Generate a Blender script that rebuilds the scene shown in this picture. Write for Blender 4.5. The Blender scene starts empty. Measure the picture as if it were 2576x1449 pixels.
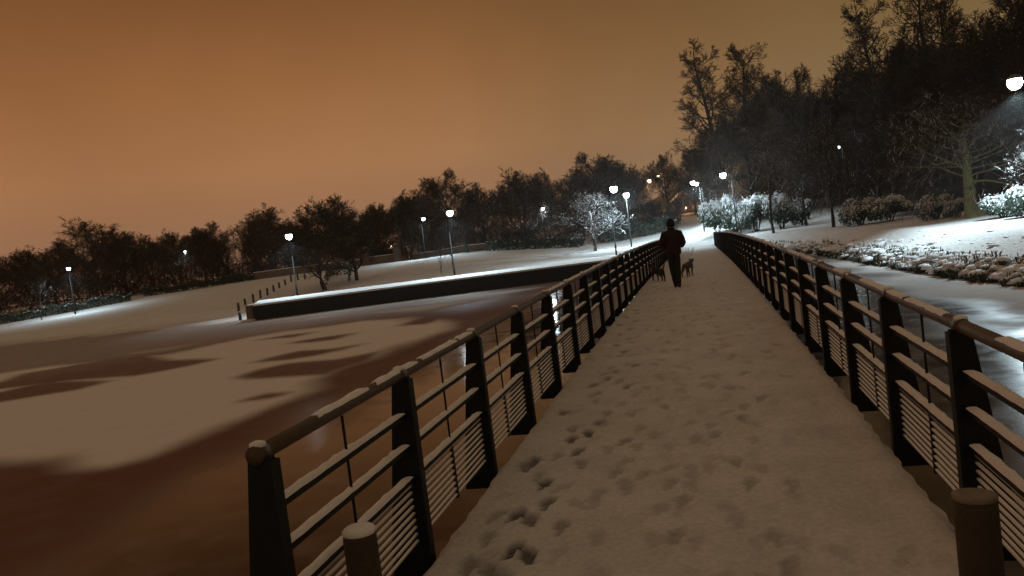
import bpy, bmesh, math, random
import numpy as np
from mathutils import Vector, Matrix
sc = bpy.context.scene
COL = sc.collection
random.seed(7)
rad = math.radians

# ------------------------------------------------------------------ camera
PW, PH, FPX = 2576.0, 1449.0, 2022.0          # photo seen at 2576 x 1449, focal length in those pixels
ROLL, PITCH, YAW = rad(7.0), -0.0534115, 0.2345208
EYE = Vector((0.3, 0.0, 3.0))
RV = Vector((math.cos(YAW), math.sin(YAW), 0))
FV = Vector((-math.sin(YAW) * math.cos(PITCH), math.cos(YAW) * math.cos(PITCH), math.sin(PITCH)))
UV = RV.cross(FV)
XA = RV * math.cos(ROLL) - UV * math.sin(ROLL) * 1.0
XA = RV * math.cos(ROLL) + UV * (-math.sin(ROLL))
YA = RV * math.sin(ROLL) + UV * math.cos(ROLL)
cam_d = bpy.data.cameras.new('camera'); cam = bpy.data.objects.new('camera', cam_d); COL.objects.link(cam)
cam.matrix_world = Matrix(((XA.x, YA.x, -FV.x, EYE.x), (XA.y, YA.y, -FV.y, EYE.y), (XA.z, YA.z, -FV.z, EYE.z), (0, 0, 0, 1)))
cam_d.sensor_width = 36; cam_d.lens = 36 * FPX / PW; cam_d.clip_start = 0.05; cam_d.clip_end = 3000
sc.camera = cam

def ray(px, py):
    return (XA * (px - PW / 2) + YA * (PH / 2 - py) + FV * FPX)
def at_z(px, py, z):
    d = ray(px, py); t = (z - EYE.z) / d.z
    return EYE + d * t
def at_y(px, py, y):
    d = ray(px, py); return EYE + d * (y / d.y)

# ------------------------------------------------------------------ world: city-lit night cloud
w = bpy.data.worlds.new('World'); sc.world = w; w.use_nodes = True
nt = w.node_tree; nt.nodes.clear()
def N(t, kind, **kw):
    n = t.nodes.new(kind)
    for k, v in kw.items():
        setattr(n, k, v)
    return n
out = N(nt, 'ShaderNodeOutputWorld'); bg = N(nt, 'ShaderNodeBackground')
tc = N(nt, 'ShaderNodeTexCoord'); sep = N(nt, 'ShaderNodeSeparateXYZ')
nt.links.new(tc.outputs['Generated'], sep.inputs[0])
el = N(nt, 'ShaderNodeValToRGB')
e = el.color_ramp.elements
e[0].position = 0.0; e[0].color = (0.205, 0.142, 0.090, 1)
e[1].position = 1.0; e[1].color = (0.272, 0.180, 0.110, 1)
for p, c in ((0.05, (0.265, 0.170, 0.094, 1)), (0.12, (0.305, 0.180, 0.078, 1)), (0.22, (0.236, 0.126, 0.045, 1)), (0.34, (0.138, 0.067, 0.021, 1)), (0.52, (0.225, 0.134, 0.070, 1))):
    k = e.new(p); k.color = c
nt.links.new(sep.outputs['Z'], el.inputs[0])
# the town's glow lies off to the left: redder and brighter there
dot = N(nt, 'ShaderNodeVectorMath', operation='DOT_PRODUCT'); dot.inputs[1].default_value = (-0.86, 0.5, 0.0)
nt.links.new(tc.outputs['Generated'], dot.inputs[0])
glow = N(nt, 'ShaderNodeMapRange'); glow.inputs[1].default_value = 0.2; glow.inputs[2].default_value = 1.0
glow.interpolation_type = 'SMOOTHSTEP'
nt.links.new(dot.outputs['Value'], glow.inputs[0])
mixc = N(nt, 'ShaderNodeMix', data_type='RGBA', blend_type='MULTIPLY')
tint = N(nt, 'ShaderNodeMix', data_type='RGBA'); tint.inputs[6].default_value = (0.78, 0.86, 0.92, 1); tint.inputs[7].default_value = (1.30, 1.00, 0.98, 1)
nt.links.new(glow.outputs[0], tint.inputs[0]); mixc.inputs[0].default_value = 1
nt.links.new(el.outputs[0], mixc.inputs[6]); nt.links.new(tint.outputs[2], mixc.inputs[7])
no = N(nt, 'ShaderNodeTexNoise'); no.inputs['Scale'].default_value = 3.0; no.inputs['Detail'].default_value = 6
cl = N(nt, 'ShaderNodeMapRange'); cl.inputs[1].default_value = 0.3; cl.inputs[2].default_value = 0.7; cl.inputs[3].default_value = 0.9; cl.inputs[4].default_value = 1.1
nt.links.new(tc.outputs['Generated'], no.inputs['Vector']); nt.links.new(no.outputs[0], cl.inputs[0])
sclv = N(nt, 'ShaderNodeVectorMath', operation='SCALE')
nt.links.new(mixc.outputs[2], sclv.inputs[0]); nt.links.new(cl.outputs[0], sclv.inputs['Scale'])
nt.links.new(sclv.outputs[0], bg.inputs[0]); bg.inputs[1].default_value = 1.0
nt.links.new(bg.outputs[0], out.inputs[0])
# ------------------------------------------------------------------ exposure
sc.view_settings.view_transform = 'Standard'; sc.view_settings.look = 'None'
sc.view_settings.exposure = 0.0; sc.view_settings.gamma = 1.0; sc.view_settings.use_curve_mapping = False
sc.render.engine = 'CYCLES'
sc.cycles.use_denoising = True
sc.cycles.sample_clamp_indirect = 4.0
sc.cycles.max_bounces = 5
sc.cycles.caustics_reflective = False; sc.cycles.caustics_refractive = False

# ------------------------------------------------------------------ materials
def pmat(name, col, rough=0.8, var=0.25, scale=6.0, bump=0.0, bscale=40.0, spec=0.5, metal=0.0):
    m = bpy.data.materials.new(name); m.use_nodes = True; t = m.node_tree
    b = t.nodes['Principled BSDF']
    b.inputs['Roughness'].default_value = rough; b.inputs['Metallic'].default_value = metal
    b.inputs['Specular IOR Level'].default_value = spec
    tcn = N(t, 'ShaderNodeTexCoord'); n = N(t, 'ShaderNodeTexNoise'); n.inputs['Scale'].default_value = scale; n.inputs['Detail'].default_value = 5
    t.links.new(tcn.outputs['Object'], n.inputs['Vector'])
    r = N(t, 'ShaderNodeMix', data_type='RGBA')
    r.inputs[6].default_value = tuple(c * (1 - var) for c in col) + (1,); r.inputs[7].default_value = tuple(min(1, c * (1 + var)) for c in col) + (1,)
    t.links.new(n.outputs[0], r.inputs[0]); t.links.new(r.outputs[2], b.inputs['Base Color'])
    if bump:
        n2 = N(t, 'ShaderNodeTexNoise'); n2.inputs['Scale'].default_value = bscale; n2.inputs['Detail'].default_value = 4
        t.links.new(tcn.outputs['Object'], n2.inputs['Vector'])
        bp = N(t, 'ShaderNodeBump'); bp.inputs['Strength'].default_value = bump; bp.inputs['Distance'].default_value = 0.02
        t.links.new(n2.outputs[0], bp.inputs['Height']); t.links.new(bp.outputs[0], b.inputs['Normal'])
    return m
def emat(name, col, s):
    m = bpy.data.materials.new(name); m.use_nodes = True; t = m.node_tree
    b = t.nodes['Principled BSDF']; b.inputs['Base Color'].default_value = (0.8, 0.8, 0.8, 1)
    b.inputs['Emission Color'].default_value = col + (1,); b.inputs['Emission Strength'].default_value = s
    return m
M = {}
M['snow'] = pmat('snow', (0.78, 0.80, 0.83), 0.85, 0.08, 3, 0.5, 25, 0.2)
M['rail_snow'] = pmat('rail snow', (0.84, 0.85, 0.87), 0.85, 0.12, 9, 0.5, 60, 0.2)
M['steel'] = pmat('dark painted steel', (0.007, 0.008, 0.010), 0.6, 0.4, 7, 0.15, 80, 0.25)
M['wire'] = pmat('galvanised rod', (0.42, 0.41, 0.40), 0.55, 0.3, 9)
M['handrail'] = pmat('weathered brown handrail', (0.075, 0.048, 0.026), 0.55, 0.5, 5, 0.3, 50)
M['timber'] = pmat('wet dark timber', (0.060, 0.045, 0.034), 0.75, 0.45, 4, 0.5, 30)
M['log'] = pmat('round timber bollard', (0.050, 0.034, 0.025), 0.8, 0.5, 7, 0.6, 35)
M['log_top'] = pmat('frosted end grain', (0.22, 0.18, 0.15), 0.85, 0.5, 14, 0.6, 50)
M['bark'] = pmat('bark', (0.050, 0.038, 0.028), 0.9, 0.45, 3, 0.4, 12)
M['bark_green'] = pmat('mossy bark', (0.23, 0.24, 0.11), 0.9, 0.5, 2.5, 0.5, 12)
M['twig'] = pmat('twigs', (0.040, 0.028, 0.020), 0.9, 0.4, 2)
M['leaf'] = pmat('evergreen leaves', (0.028, 0.052, 0.030), 0.55, 0.5, 2)
M['leaf_dark'] = pmat('hedge leaves', (0.022, 0.030, 0.018), 0.6, 0.5, 2)
M['grass'] = pmat('dead reed grass', (0.060, 0.060, 0.030), 0.85, 0.5, 3)
M['wall'] = pmat('dark wet stone wall', (0.005, 0.008, 0.013), 0.6, 0.5, 1.5, 0.5, 5)
M['stone'] = pmat('sandstone', (0.17, 0.125, 0.10), 0.85, 0.3, 2, 0.4, 8)
M['brick'] = pmat('red sandstone', (0.20, 0.095, 0.060), 0.85, 0.35, 2, 0.3, 8)
M['pole'] = pmat('dark grey lamp pole', (0.005, 0.0055, 0.006), 0.6, 0.2, 4, 0, 40, 0.15)
M['housing'] = pmat('lamp housing', (0.10, 0.10, 0.11), 0.5, 0.2, 4)
M['lens'] = emat('white lamp lens', (0.90, 0.97, 1.0), 30.0)
M['lens_warm'] = emat('warm lamp lens', (1.0, 0.74, 0.44), 26.0)
M['jacket'] = pmat('dark red jacket', (0.022, 0.004, 0.005), 0.8, 0.3, 9, 0.4, 30)
M['trousers'] = pmat('black trousers', (0.012, 0.012, 0.014), 0.9, 0.3, 9)
M['hat'] = pmat('black wool hat', (0.010, 0.011, 0.011), 0.95, 0.3, 30, 0.5, 90)
M['skin'] = pmat('skin', (0.42, 0.27, 0.20), 0.6, 0.1, 9)
M['boot'] = pmat('black boot', (0.012, 0.011, 0.010), 0.6, 0.3, 9)
M['fur_dark'] = pmat('dark brown fur', (0.028, 0.020, 0.010), 0.95, 0.5, 18, 0.6, 70)
M['fur_grey'] = pmat('grey brown fur', (0.085, 0.070, 0.055), 0.95, 0.6, 14, 0.6, 70)
M['eye'] = pmat('dark eye', (0.01, 0.01, 0.01), 0.2, 0.1, 4)

# ------------------------------------------------------------------ object helpers
def tag(o, label=None, cat=None, group=None, kind=None):
    if label: o['label'] = label
    if cat: o['category'] = cat
    if group: o['group'] = group
    if kind: o['kind'] = kind
    return o
def link(o, parent=None):
    COL.objects.link(o)
    if parent is not None: o.parent = parent
    return o
def empty(name, loc=(0, 0, 0), rz=0.0, scale=(1, 1, 1)):
    o = bpy.data.objects.new(name, None); link(o); o.location = loc; o.rotation_euler = (0, 0, rz); o.scale = scale
    o.empty_display_size = 0.2
    return o
class MB:
    def __init__(s): s.v = []; s.f = []; s.m = []; s.smooth = []
    def add(s, vs, fs, mi=0, smooth=False):
        b = len(s.v); s.v.extend(vs)
        for f in fs:
            s.f.append(tuple(b + i for i in f)); s.m.append(mi); s.smooth.append(smooth)
    def box(s, x0, x1, y0, y1, z0, z1, mi=0):
        v = [(x, y, z) for x in (x0, x1) for y in (y0, y1) for z in (z0, z1)]
        s.add(v, [(0, 1, 3, 2), (4, 6, 7, 5), (0, 4, 5, 1), (2, 3, 7, 6), (0, 2, 6, 4), (1, 5, 7, 3)], mi)
    def tube(s, pts, rs, n=8, mi=0, smooth=True, cap=True, minor=None):
        pts = [Vector(p) for p in pts]; rings = []
        for i, p in enumerate(pts):
            d = (pts[min(i + 1, len(pts) - 1)] - pts[max(i - 1, 0)]).normalized()
            a = d.orthogonal().normalized() if abs(d.z) > 0.95 else Vector((0, 0, 1)).cross(d).normalized()
            b = d.cross(a)
            rings.append([tuple(p + (a * math.cos(2 * math.pi * k / n) + b * math.sin(2 * math.pi * k / n)) * rs[i]) for k in range(n)])
        v = [q for r in rings for q in r]
        f = [(i * n + k, i * n + (k + 1) % n, (i + 1) * n + (k + 1) % n, (i + 1) * n + k) for i in range(len(pts) - 1) for k in range(n)]
        if cap: f += [tuple(range(n - 1, -1, -1)), tuple((len(pts) - 1) * n + k for k in range(n))]
        s.add(v, f, mi, smooth)
    def lathe(s, prof, c=(0, 0, 0), n=16, mi=0, sx=1, sy=1, smooth=True):
        v = [(c[0] + r * math.cos(2 * math.pi * k / n) * sx, c[1] + r * math.sin(2 * math.pi * k / n) * sy, c[2] + z) for r, z in prof for k in range(n)]
        f = [(i * n + k, i * n + (k + 1) % n, (i + 1) * n + (k + 1) % n, (i + 1) * n + k) for i in range(len(prof) - 1) for k in range(n)]
        f += [tuple(range(n - 1, -1, -1)), tuple((len(prof) - 1) * n + k for k in range(n))]
        s.add(v, f, mi, smooth)
    def mesh(s, name, mats):
        me = bpy.data.meshes.new(name); me.from_pydata(s.v, [], s.f)
        for m in mats: me.materials.append(m)
        me.polygons.foreach_set('material_index', s.m); me.polygons.foreach_set('use_smooth', s.smooth)
        me.update(); return me
    def build(s, name, mats, parent=None):
        if not isinstance(mats, (list, tuple)): mats = [mats]
        return link(bpy.data.objects.new(name, s.mesh(name, mats)), parent)
def inst(name, me, parent=None, loc=(0, 0, 0), rot=(0, 0, 0), scale=(1, 1, 1)):
    o = bpy.data.objects.new(name, me); link(o, parent); o.location = loc; o.rotation_euler = rot; o.scale = scale
    return o
def smooth(a, b, x):
    t = np.clip((np.asarray(x, float) - a) / (b - a), 0, 1); return t * t * (3 - 2 * t)

# ------------------------------------------------------------------ the lie of the land
WALL = [(-29.6, 49.1), (-21.1, 53.0), (-9.4, 57.3), (-4.5, 58.7), (-1.75, 59.4)]
LAKE = np.array([(-160, -20), (-60, -8), (-25, -3), (-8, 0.6), (-2.5, 1.6), (2.5, 1.6), (8, 1.0), (15, 4), (12, 14), (9.4, 25), (8.6, 31), (8.2, 39), (7.4, 56), (5.2, 67), (2.6, 74.6), (1.7, 75.6), (-1.72, 75.6)]
                + WALL[::-1] + [(-32.5, 54.5), (-36, 57), (-42, 57), (-48, 56), (-58, 57.5), (-75, 61), (-105, 63), (-160, 58)], float)
def poly_sd(X, Y, P):
    """signed distance to polygon: negative inside"""
    x = np.asarray(X, float); y = np.asarray(Y, float)
    d = np.full(x.shape, 1e18); ins = np.zeros(x.shape, bool)
    n = len(P)
    for i in range(n):
        ax, ay = P[i]; bx, by = P[(i + 1) % n]
        ex, ey = bx - ax, by - ay
        t = np.clip(((x - ax) * ex + (y - ay) * ey) / (ex * ex + ey * ey + 1e-12), 0, 1)
        d = np.minimum(d, (x - ax - t * ex) ** 2 + (y - ay - t * ey) ** 2)
        c = ((ay > y) != (by > y))
        with np.errstate(divide='ignore', invalid='ignore'):
            ins ^= c & (x < (bx - ax) * (y - ay) / (by - ay if by != ay else 1e-9) + ax)
    d = np.sqrt(d); return np.where(ins, -d, d)
_rs = np.random.RandomState(3)
_wk = [( _rs.uniform(0.03, 0.5), _rs.uniform(0, 6.28), _rs.uniform(0, 6.28)) for _ in range(14)]
def wob(x, y):
    s = 0
    for k, a, p in _wk: s = s + np.sin(k * (x * math.cos(a) + y * math.sin(a)) + p) * (0.02 / k) ** 0.6
    return s * 0.12
DC = np.polyfit([0, 5, 12, 20, 30, 45, 60, 75], [1.07, 1.125, 1.24, 1.285, 1.27, 1.13, 0.97, 0.79], 4)
def deck_z(y): return float(np.polyval(DC, y))
def land(X, Y):
    x = np.asarray(X, float); y = np.asarray(Y, float)
    d = poly_sd(x, y, LAKE)
    wl = smooth(-37, -31.5, x)                       # behind the wall or along the open shore
    h_wall = -0.6 + 1.55 * smooth(1.3, 2.7, d) + 1.95 * smooth(7, 52, d)
    h_open = 0.05 + 0.35 * smooth(0, 2, d) + 2.1 * smooth(4, 48, d)
    hl = h_wall * wl + h_open * (1 - wl)
    hr = 0.60 * smooth(0, 0.9, d) + 0.70 * smooth(0.5, 3.4, d) + 0.75 * smooth(4, 20, d) + 0.15 * np.maximum(0, d - 12) - 0.15 * np.maximum(0, d - 62)
    rt = smooth(-3.0, 5.5, x - 0.06 * np.maximum(0, y - 75))
    far = 0.055 * np.maximum(0, y - 112) * smooth(-40, -12, x)
    near = smooth(-2, 12, y)
    h = hl * (1 - rt) + hr * rt + far
    h = h * near + (0.5 + 0.55 * smooth(0, 1.2, d)) * (1 - near)
    h = h + wob(x, y) * smooth(1.5, 6, d) * 0.9
    return np.where(d < 0, np.maximum(-0.9, d * 0.8 - 0.05), h)
def hit(px, py):
    """where the ray through a photo point meets the ground"""
    d = ray(px, py).normalized(); t0 = 8.0
    ts = np.arange(8, 400, 0.25); xs = EYE.x + d.x * ts; ys = EYE.y + d.y * ts; zs = EYE.z + d.z * ts
    b = np.nonzero(zs < np.maximum(land(xs, ys), 0))[0]
    i = b[0] if len(b) else len(ts) - 1
    return Vector((xs[i], ys[i], float(max(0.0, land(xs[i], ys[i])))))
def ground(x, y): return float(land(np.array([x]), np.array([y]))[0])

def polar(r0, r1, nr, az):
    r = np.geomspace(r0, r1, nr)
    A, R = np.meshgrid(az, r); X = R * np.sin(A); Y = R * np.cos(A)
    return X, Y
AZ = np.radians(np.concatenate([np.arange(-180, -52, 4.0), np.arange(-52, 26, 0.3), np.arange(26, 180.1, 4.0)]))
def grid_mesh(name, X, Y, Z, mat, attr=None, keep=None):
    nr, na = X.shape
    v = np.stack([X, Y, Z], -1).reshape(-1, 3)
    i = np.arange(nr - 1)[:, None] * na + np.arange(na - 1)[None, :]
    f = np.stack([i, i + na, i + na + 1, i + 1], -1).reshape(-1, 4)
    if keep is not None: f = f[keep[:-1, :-1].reshape(-1)]
    me = bpy.data.meshes.new(name); me.vertices.add(len(v)); me.vertices.foreach_set('co', v.astype('f').ravel())
    me.loops.add(len(f) * 4); me.polygons.add(len(f))
    me.loops.foreach_set('vertex_index', f[:, ::-1].astype('i').ravel()); me.polygons.foreach_set('loop_start', np.arange(0, len(f) * 4, 4, dtype='i'))
    me.polygons.foreach_set('use_smooth', np.ones(len(f), bool))
    me.update(calc_edges=True)
    for k, a in (attr or {}).items():
        at = me.attributes.new(k, 'FLOAT', 'POINT'); at.data.foreach_set('value', a.astype('f').ravel())
    me.materials.append(mat)
    return link(bpy.data.objects.new(name, me))

# ground: snow over turf, bare leaf litter under the wood on the right
def ground_mat():
    m = bpy.data.materials.new('snowy ground'); m.use_nodes = True; t = m.node_tree; b = t.nodes['Principled BSDF']
    b.inputs['Roughness'].default_value = 0.9; b.inputs['Specular IOR Level'].default_value = 0.2
    g = N(t, 'ShaderNodeNewGeometry'); at = N(t, 'ShaderNodeAttribute', attribute_name='litter')
    n1 = N(t, 'ShaderNodeTexNoise'); n1.inputs['Scale'].default_value = 0.6; n1.inputs['Detail'].default_value = 7
    n2 = N(t, 'ShaderNodeTexNoise'); n2.inputs['Scale'].default_value = 7; n2.inputs['Detail'].default_value = 5
    for n in (n1, n2): t.links.new(g.outputs['Position'], n.inputs['Vector'])
    sn = N(t, 'ShaderNodeMix', data_type='RGBA'); sn.inputs[6].default_value = (0.60, 0.61, 0.60, 1); sn.inputs[7].default_value = (0.80, 0.82, 0.84, 1)
    t.links.new(n1.outputs[0], sn.inputs[0])
    ma = N(t, 'ShaderNodeMath', operation='ADD'); t.links.new(at.outputs['Fac'], ma.inputs[0])
    mr = N(t, 'ShaderNodeMapRange'); mr.inputs[1].default_value = 0.3; mr.inputs[2].default_value = 0.75; mr.inputs[3].default_value = -0.35; mr.inputs[4].default_value = 0.35
    t.links.new(n2.outputs[0], mr.inputs[0]); t.links.new(mr.outputs[0], ma.inputs[1])
    cr = N(t, 'ShaderNodeMapRange'); cr.inputs[1].default_value = 0.25; cr.inputs[2].default_value = 0.65
    t.links.new(ma.outputs[0], cr.inputs[0])
    mx = N(t, 'ShaderNodeMix', data_type='RGBA'); mx.inputs[7].default_value = (0.050, 0.040, 0.028, 1)
    t.links.new(cr.outputs[0], mx.inputs[0]); t.links.new(sn.outputs[2], mx.inputs[6]); t.links.new(mx.outputs[2], b.inputs['Base Color'])
    bp = N(t, 'ShaderNodeBump'); bp.inputs['Strength'].default_value = 0.6; bp.inputs['Distance'].default_value = 0.08
    t.links.new(n2.outputs[0], bp.inputs['Height']); t.links.new(bp.outputs[0], b.inputs['Normal'])
    return m
X, Y = polar(0.6, 900, 300, AZ)
Dl = poly_sd(X, Y, LAKE); Z = land(X, Y)
rightness = smooth(1, 8, X - 0.05 * np.maximum(0, Y - 75))
litter = rightness * smooth(9.5, 17, Dl + 2.5 * np.sin(Y * 0.21) + 1.5 * np.sin(Y * 0.5 + X * 0.3)) * 0.85
litter = np.maximum(litter, (1 - rightness) * smooth(52, 64, Dl) * 0.75)
litter = np.maximum(litter, 0.30 * smooth(0, 0.3, Dl) * (1 - smooth(0.6, 1.6, Dl)) * (X > 2))
litter = np.maximum(litter, 0.16)
tag(grid_mesh('ground', X, Y, Z, ground_mat(), {'litter': litter}), kind='structure')

# lake: ice with blown snow lying in sheets and lens-shaped bare streaks
def img_poly(pts): return np.array([at_z(x, y, 0.0)[:2] for x, y in pts])
SNOW = img_poly([(-260, 1150), (0, 1174), (135, 1160), (203, 1177), (270, 1169), (357, 1145), (482, 1102), (627, 1049), (745, 1006), (791, 984), (805, 957), (870, 925), (960, 888), (1060, 852), (1128, 828), (1150, 812), (1090, 806), (1010, 800), (919, 806), (840, 818), (723, 831), (600, 853), (415, 892), (150, 917), (0, 938), (-260, 965)])
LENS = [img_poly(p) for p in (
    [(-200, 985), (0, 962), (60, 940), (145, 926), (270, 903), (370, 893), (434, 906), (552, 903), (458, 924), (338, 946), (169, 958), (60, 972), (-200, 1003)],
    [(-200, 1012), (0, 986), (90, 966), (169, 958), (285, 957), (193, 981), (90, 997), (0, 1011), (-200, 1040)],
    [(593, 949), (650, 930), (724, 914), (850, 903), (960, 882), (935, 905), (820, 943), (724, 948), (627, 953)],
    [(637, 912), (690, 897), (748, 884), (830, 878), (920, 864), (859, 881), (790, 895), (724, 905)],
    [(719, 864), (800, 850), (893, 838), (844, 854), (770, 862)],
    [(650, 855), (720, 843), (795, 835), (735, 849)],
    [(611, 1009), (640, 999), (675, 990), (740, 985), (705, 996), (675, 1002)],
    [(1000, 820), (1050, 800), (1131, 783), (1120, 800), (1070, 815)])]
FARSTREAK = [img_poly(p) for p in (
    [(200, 905), (380, 878), (560, 852), (420, 885)], [(450, 893), (620, 862), (700, 850), (560, 882)],
    [(1000, 772), (1180, 742), (1350, 724), (1200, 752)], [(640, 820), (800, 795), (900, 783), (800, 806)], [(900, 790), (1100, 765), (1250, 748), (1050, 785)])]
X, Y = polar(1.0, 170, 330, AZ)
wn = 0.35 * np.sin(X * 1.3 + Y * 0.4) + 0.25 * np.sin(X * 0.7 - Y * 1.1) + 0.12 * np.sin(2.9 * X + 1.7 * Y)
R = np.hypot(X, Y); soft = 0.22 + 0.024 * R
s = smooth(0.5, -0.5, (poly_sd(X, Y, SNOW) + wn * 0.5) / soft / 2)
lm = np.zeros(X.shape)
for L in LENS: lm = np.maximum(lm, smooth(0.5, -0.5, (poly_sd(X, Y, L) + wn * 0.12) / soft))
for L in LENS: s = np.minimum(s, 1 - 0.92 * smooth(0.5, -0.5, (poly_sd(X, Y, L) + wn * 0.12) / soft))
for L in FARSTREAK: s = np.maximum(s, 0.55 * smooth(0.5, -0.5, (poly_sd(X, Y, L) + wn * 0.2) / soft / 2))
# right of the bridge: thin snow dusting towards the far bank
s = np.maximum(s, np.where(X > 1.6, (0.10 + 0.48 * smooth(5.0, 9.0, X + 1.8 * wn)) * smooth(1.9, 4.0, X), 0))
# beyond the streaks, along the open shore, snow lies again
s = np.maximum(s, np.where(X < -31, 0.75 * smooth(47, 54, Y + wn * 2 + 0.05 * (X + 40)), 0))
s = np.maximum(s, 0.02 + 0.02 * wn + (0.10 + 0.24 * smooth(34, 46, R) * smooth(-12, -24, X)) * smooth(14, 30, R) * smooth(-10, -16, X) * (1 - 0.15 * lm))
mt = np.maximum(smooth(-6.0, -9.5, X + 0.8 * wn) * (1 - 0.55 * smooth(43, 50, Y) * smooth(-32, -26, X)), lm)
def lake_mat():
    m = bpy.data.materials.new('lake ice'); m.use_nodes = True; t = m.node_tree; b = t.nodes['Principled BSDF']
    g = N(t, 'ShaderNodeNewGeometry'); at = N(t, 'ShaderNodeAttribute', attribute_name='snow')
    n1 = N(t, 'ShaderNodeTexNoise'); n1.inputs['Scale'].default_value = 1.6; n1.inputs['Detail'].default_value = 8
    n2 = N(t, 'ShaderNodeTexNoise'); n2.inputs['Scale'].default_value = 0.35; n2.inputs['Detail'].default_value = 4
    for n in (n1, n2): t.links.new(g.outputs['Position'], n.inputs['Vector'])
    mr = N(t, 'ShaderNodeMapRange'); mr.inputs[1].default_value = 0.3; mr.inputs[2].default_value = 0.7; mr.inputs[3].default_value = -0.05; mr.inputs[4].default_value = 0.05
    t.links.new(n1.outputs[0], mr.inputs[0])
    ad = N(t, 'ShaderNodeMath', operation='ADD', use_clamp=True); t.links.new(at.outputs['Fac'], ad.inputs[0]); t.links.new(mr.outputs[0], ad.inputs[1])
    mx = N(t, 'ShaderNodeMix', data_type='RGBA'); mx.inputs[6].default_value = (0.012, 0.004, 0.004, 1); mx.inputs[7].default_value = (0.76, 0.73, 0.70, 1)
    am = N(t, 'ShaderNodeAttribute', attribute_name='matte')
    mi = N(t, 'ShaderNodeMix', data_type='RGBA'); mi.inputs[6].default_value = (0.012, 0.005, 0.005, 1); mi.inputs[7].default_value = (0.135, 0.060, 0.042, 1)  # reddish matte base colour stands in for the sky glow reflected in the ice
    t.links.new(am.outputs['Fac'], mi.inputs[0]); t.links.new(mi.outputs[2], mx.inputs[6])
    t.links.new(ad.outputs[0], mx.inputs[0]); t.links.new(mx.outputs[2], b.inputs['Base Color'])
    ro = N(t, 'ShaderNodeMapRange'); ro.inputs[1].default_value = 0.0; ro.inputs[2].default_value = 0.5; ro.inputs[3].default_value = 0.05; ro.inputs[4].default_value = 0.9
    t.links.new(ad.outputs[0], ro.inputs[0])
    ra = N(t, 'ShaderNodeMath', operation='MULTIPLY_ADD'); ra.inputs[1].default_value = 0.04; t.links.new(n2.outputs[0], ra.inputs[0]); t.links.new(ro.outputs[0], ra.inputs[2])
    rm = N(t, 'ShaderNodeMath', operation='MULTIPLY_ADD', use_clamp=True); rm.inputs[1].default_value = 0.5; t.links.new(am.outputs['Fac'], rm.inputs[0]); t.links.new(ra.outputs[0], rm.inputs[2]); t.links.new(rm.outputs[0], b.inputs['Roughness'])
    sp = N(t, 'ShaderNodeMapRange'); sp.inputs[1].default_value = 0.1; sp.inputs[2].default_value = 0.6; sp.inputs[3].default_value = 0.19; sp.inputs[4].default_value = 0.1
    t.links.new(ad.outputs[0], sp.inputs[0]); sm = N(t, 'ShaderNodeMath', operation='MULTIPLY_ADD', use_clamp=True); sm.inputs[1].default_value = -0.13; t.links.new(am.outputs['Fac'], sm.inputs[0]); t.links.new(sp.outputs[0], sm.inputs[2]); t.links.new(sm.outputs[0], b.inputs['Specular IOR Level'])
    bp = N(t, 'ShaderNodeBump'); bp.inputs['Strength'].default_value = 0.02; bp.inputs['Distance'].default_value = 0.02
    t.links.new(n1.outputs[0], bp.inputs['Height']); t.links.new(bp.outputs[0], b.inputs['Normal'])
    return m
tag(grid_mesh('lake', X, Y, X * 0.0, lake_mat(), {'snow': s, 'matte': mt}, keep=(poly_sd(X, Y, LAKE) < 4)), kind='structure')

# promenade along the top of the lake wall, and the path at the bridge end
def strip(pts, w0, w1, z, name):
    P = [Vector((p[0], p[1], 0)) for p in pts]; n = len(P); mb = MB(); v = []
    for i, p in enumerate(P):
        d = (P[min(i + 1, n - 1)] - P[max(i - 1, 0)]).normalized(); nn = Vector((-d.y, d.x, 0))
        a = p + nn * w0; b = p + nn * w1
        v += [(a.x, a.y, z), (b.x, b.y, z), (b.x, b.y, z - 0.3), (a.x, a.y, z - 0.3)]
    f = []
    for i in range(n - 1):
        for k in range(4): f.append((i * 4 + k, (i + 1) * 4 + k, (i + 1) * 4 + (k + 1) % 4, i * 4 + (k + 1) % 4))
    f += [(0, 1, 2, 3), tuple((n - 1) * 4 + k for k in (3, 2, 1, 0))]
    mb.add(v, f, 0); return mb
def resample(pts, step):
    o = []
    for a, b in zip(pts[:-1], pts[1:]):
        a, b = Vector(a), Vector(b); k = max(1, int((b - a).length / step))
        o += [a.lerp(b, i / k) for i in range(k)]
    return o + [Vector(pts[-1])]
WR = resample(WALL, 1.5)
prom = strip(WR, 0.42, 3.6, 1.07, 'promenade')
for i in range(0, len(prom.v), 4): x, y, z = prom.v[i + 1]; prom.v[i + 1] = (x, y, 1.22)
prom = prom.build('promenade', M['snow']); tag(prom, kind='structure')
wl = empty('lake_wall', (-18, 54, 0)); tag(wl, 'long dark lake wall with a snowy coping, below the lit promenade', 'wall')
wl.location = (0, 0, 0)
strip(WR, 0.0, 0.42, 0.98, 'w').build('wall_face', M['wall'], wl)
mb = strip(WR, -0.06, 0.46, 1.10, 'c'); 
for i in range(0, len(mb.v), 4):
    for k in (2, 3): x, y, z = mb.v[i + k]; mb.v[i + k] = (x, y, 0.984)
mb.build('coping', M['snow'], wl)
strip(WR, 0.04, 0.38, 0.70, 'b')
mb = MB(); mb.box(-30.05, -29.62, 48.9, 50.0, -0.2, 1.06, 0); mb.box(-30.08, -29.6, 48.87, 50.03, 1.063, 1.12, 1); mb.box(-30.35, -29.55, 48.6, 50.2, -0.2, 0.14, 1)
mb.build('skylit_wall_end', [M['stone'], M['snow']], wl)  # wall's end face in paler stone: the skylight on it is put into the colour
bpy.data.objects['wall_face'].data.transform(Matrix.Translation((0, 0, 0)))
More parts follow.
